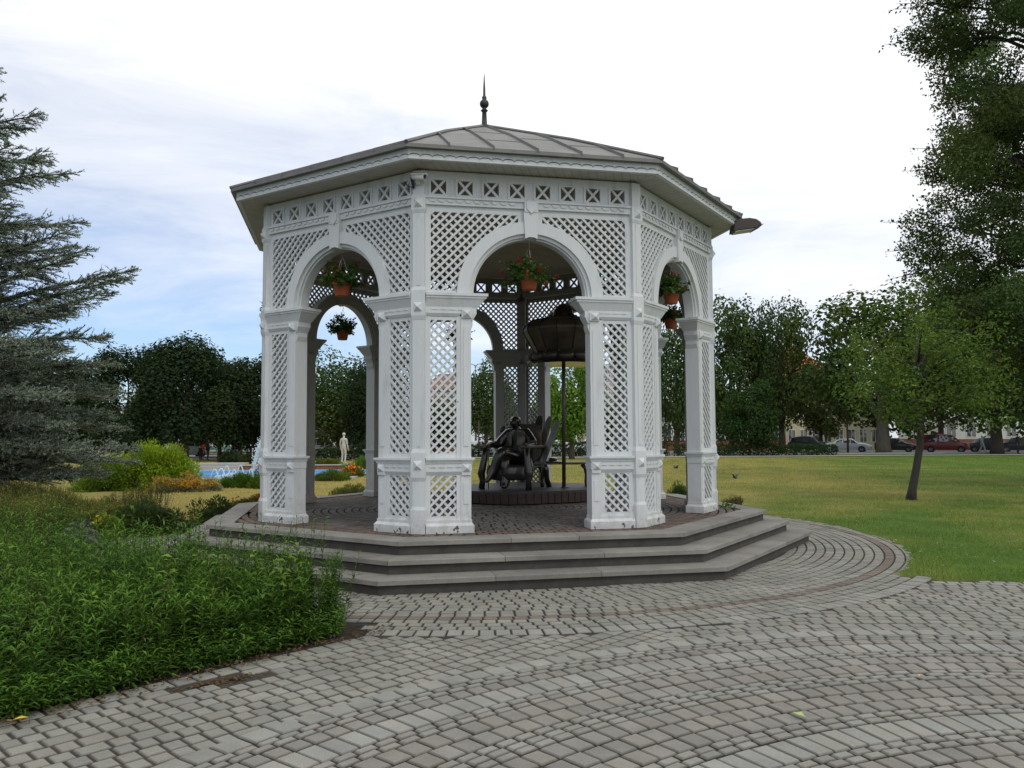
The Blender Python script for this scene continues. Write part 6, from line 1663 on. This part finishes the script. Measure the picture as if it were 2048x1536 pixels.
building('beige apartment block seen through the right front lattice', 1168, 1282, 122, 732, 'render_beige', 4, 6, 'flat', depth=12)
building('pale house with brown roof seen through the front corner lattice', 850, 930, 120, 778, 'render_terracotta', 3, 4, 'hip', 'roof_brown', 10, rise=2.6)
building('low white shop building with a brick front right of the gazebo', 1320, 1560, 104, 838, 'render_white', 1, 9, 'flat', 'roof_brown', 8, 'brick_red')
building('low cream building behind the silver sedan', 1570, 1760, 106, 800, 'render_cream', 2, 8, 'hip', 'roof_brown', 10)
building('long grey building far behind the dark dome tree', 120, 560, 124, 815, 'render_white', 2, 14, 'flat', depth=10)
# ================================================================== LIGHT AND SKY
w = bpy.data.worlds.new('World'); S.world = w; w.use_nodes = True
nt = w.node_tree; nt.nodes.clear()
out = nt.nodes.new('ShaderNodeOutputWorld')
SUN_EL, SUN_AZ = 48.0, 150.0          # azimuth measured from +Y towards +X: behind the camera, to the right
sky = nt.nodes.new('ShaderNodeTexSky'); sky.sky_type = 'NISHITA'; sky.sun_disc = False
sky.sun_elevation = R_(SUN_EL); sky.sun_rotation = R_(SUN_AZ)
sky.air_density = 1.0; sky.dust_density = 0.6; sky.ozone_density = 3.0
bg1 = nt.nodes.new('ShaderNodeBackground'); bg1.inputs['Strength'].default_value = 0.11
L(nt, mixcol(nt, 1.0, sky.outputs[0], (.86, 1.0, 1.2), 'MULTIPLY'), bg1.inputs['Color'])
bg2 = nt.nodes.new('ShaderNodeBackground'); bg2.inputs['Strength'].default_value = 1.12
tc = nt.nodes.new('ShaderNodeTexCoord')
sep = nt.nodes.new('ShaderNodeSeparateXYZ'); L(nt, tc.outputs['Generated'], sep.inputs[0])
mp = nt.nodes.new('ShaderNodeMapping'); mp.inputs['Scale'].default_value = (1.6, 1.6, 6.0); mp.inputs['Rotation'].default_value = (0, .06, 0); L(nt, tc.outputs['Generated'], mp.inputs['Vector'])
n1 = noise(nt, 2.1, 8, .62, mp.outputs['Vector'], dist=.5)
def M(op, a, b, clamp=False):
    n = nt.nodes.new('ShaderNodeMath'); n.operation = op; n.use_clamp = clamp
    for s_, v in zip(n.inputs, (a, b)):
        if isinstance(v, (int, float)): s_.default_value = v
        else: L(nt, v, s_)
    return n.outputs[0]
cover = M('ADD', M('MULTIPLY', M('SUBTRACT', sep.outputs['Z'], .085), 2.6), M('MULTIPLY', sep.outputs['X'], .55))
cover = M('ADD', cover, M('MULTIPLY', M('SUBTRACT', n1, .47), 1.15))
cover = M('ADD', cover, .16)
fac = ramp(nt, cover, [(0.0, 0.16), (.4, .58), (.85, .93), (1.0, 1.0)])
n2 = noise(nt, 1.1, 6, .6, mp.outputs['Vector'])
ccol = ramp(nt, n2, [(.3, (.88, .93, 1.0)), (.5, (.99, 1.0, 1.02)), (.75, (1.06, 1.06, 1.06))])
L(nt, ccol, bg2.inputs['Color'])
mx = nt.nodes.new('ShaderNodeMixShader'); L(nt, fac, mx.inputs[0]); L(nt, bg1.outputs[0], mx.inputs[1]); L(nt, bg2.outputs[0], mx.inputs[2])
L(nt, mx.outputs[0], out.inputs[0])
sl = bpy.data.lights.new('sun', 'SUN'); sl.energy = 0.7; sl.angle = R_(14); sl.color = (1.0, .96, .9)
so = bpy.data.objects.new('sun', sl); COL.objects.link(so)
el, az = R_(SUN_EL), R_(SUN_AZ)
d = Vector((math.sin(az) * math.cos(el), math.cos(az) * math.cos(el), math.sin(el)))
so.rotation_euler = d.to_track_quat('Z', 'Y').to_euler()
S.view_settings.view_transform = 'Standard'; S.view_settings.look = 'None'
S.view_settings.exposure = 0.0; S.view_settings.gamma = 1.0
S.cycles.max_bounces = 8; S.cycles.transparent_max_bounces = 4
S.cycles.use_denoising = True
